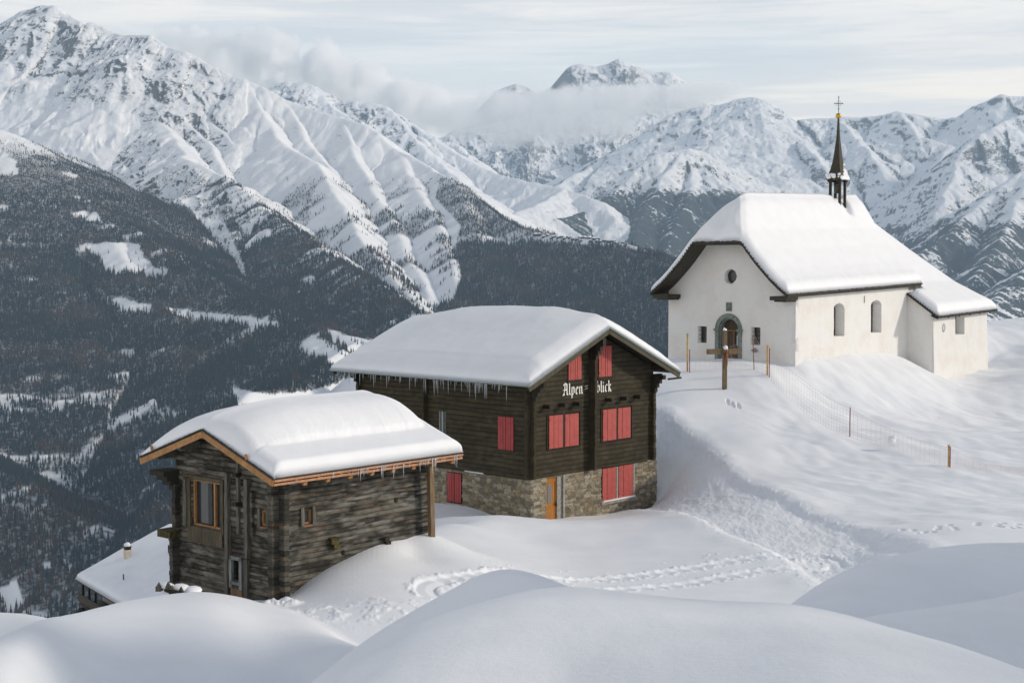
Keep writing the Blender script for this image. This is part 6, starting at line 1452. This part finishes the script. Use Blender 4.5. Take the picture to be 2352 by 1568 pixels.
# ------------------------------------------------------------------ air and clouds
bm = bmesh.new(); box(bm, -8600, 8600, -200, 13150, -1260, 2150)
hz = bpy.data.materials.new('haze'); hz.use_nodes = True; ht = NT(hz.node_tree); ht.n.clear()
pv_ = ht.node('ShaderNodeVolumePrincipled'); pv_.inputs['Color'].default_value = (.58, .78, .99, 1); pv_.inputs['Density'].default_value = 3.8e-5; pv_.inputs['Anisotropy'].default_value = .1
ho = ht.node('ShaderNodeOutputMaterial'); ht.l.new(pv_.outputs[0], ho.inputs['Volume'])
hzo = obj_bm('haze', bm, hz); tag(hzo, 'thin bluish air haze filling the valley', None, None, 'stuff')
def cloud(name, label, Y, depth, puffs, dens_, nscale, thr, flat=.55, col=(1, 1, 1)):
    """puffs: (px, py, radius_px, sy) at distance Y"""
    k = Y / FPX; cs = [(P(px, py, Y), r * k, fl) for px, py, r, fl in puffs]
    lo = np.min([c - np.array([r * 1.3, r * 1.3, r * 1.3]) for c, r, f in cs], 0); hi = np.max([c + np.array([r * 1.3] * 3) for c, r, f in cs], 0)
    lo[1] = max(lo[1], 13160); ctr = (lo + hi) / 2; bm = bmesh.new(); h = (hi - lo) / 2; box(bm, -h[0], h[0], -h[1], h[1], -h[2], h[2])
    m = bpy.data.materials.new(name); m.use_nodes = True; t = NT(m.node_tree); t.n.clear(); tcn = t.node('ShaderNodeTexCoord'); Pq = tcn.outputs['Object']
    acc = None
    for (c, r, f) in cs:
        mp = t.scale(Pq, (1 / r, 1 / (r * depth), 1 / (r * f)), loc=(-(c[0] - ctr[0]) / r, -(c[1] - ctr[1]) / (r * depth), -(c[2] - ctr[2]) / (r * f)))
        ln = t.node('ShaderNodeVectorMath', operation='LENGTH'); t.l.new(mp, ln.inputs[0]); d = t.math('SUBTRACT', 1.0, ln.outputs['Value'])
        acc = d if acc is None else t.math('SMOOTH_MAX', acc, d, .25)
    n = t.noise(Pq, nscale, 8, .68); n2 = t.noise(Pq, nscale * .28, 2, .5)
    v = t.math('ADD', acc, t.math('ADD', t.math('MULTIPLY', t.math('SUBTRACT', n, .5), 1.5), t.math('MULTIPLY', t.math('SUBTRACT', n2, .5), .8)))
    de = t.ramp(v, thr, thr + .22, 0, dens_)
    vol = t.node('ShaderNodeVolumePrincipled'); vol.inputs['Color'].default_value = (*col, 1); vol.inputs['Anisotropy'].default_value = .0; t.l.new(de, vol.inputs['Density'])
    o_ = t.node('ShaderNodeOutputMaterial'); t.l.new(vol.outputs[0], o_.inputs['Volume'])
    m.volume_intersection_method if hasattr(m, 'volume_intersection_method') else None
    o = obj_bm('cloud', bm, m); o.location = tuple(ctr); return tag(o, label, None, None, 'stuff')
cloud('cumulus', 'bright billowing cloud bank spilling over the ridge on the left', 14600, 1.0,
      [(400,110,60,.9),(450,125,80,.9),(530,140,85,1),(590,115,70,.9),(640,120,62,.9),(620,170,90,1),(690,190,80,.9),(745,140,62,1),(770,200,85,1),(840,190,58,1),(860,235,80,.9),(930,230,70,.8),(990,250,60,.8),(1050,262,55,.6)], .020, .0045, .10)
cloud('stratus', 'grey-white veil of cloud across the foot of the highest peak', 14300, .9,
      [(930,285,80,.5),(1060,270,110,.50),(1180,248,120,.48),(1300,246,130,.42),(1290,285,100,.5),(1420,236,120,.40),(1390,275,100,.6),(1530,228,110,.36),(1630,210,85,.30),(1180,296,90,.5),(1240,222,80,.36)], .0042, .0036, .10)
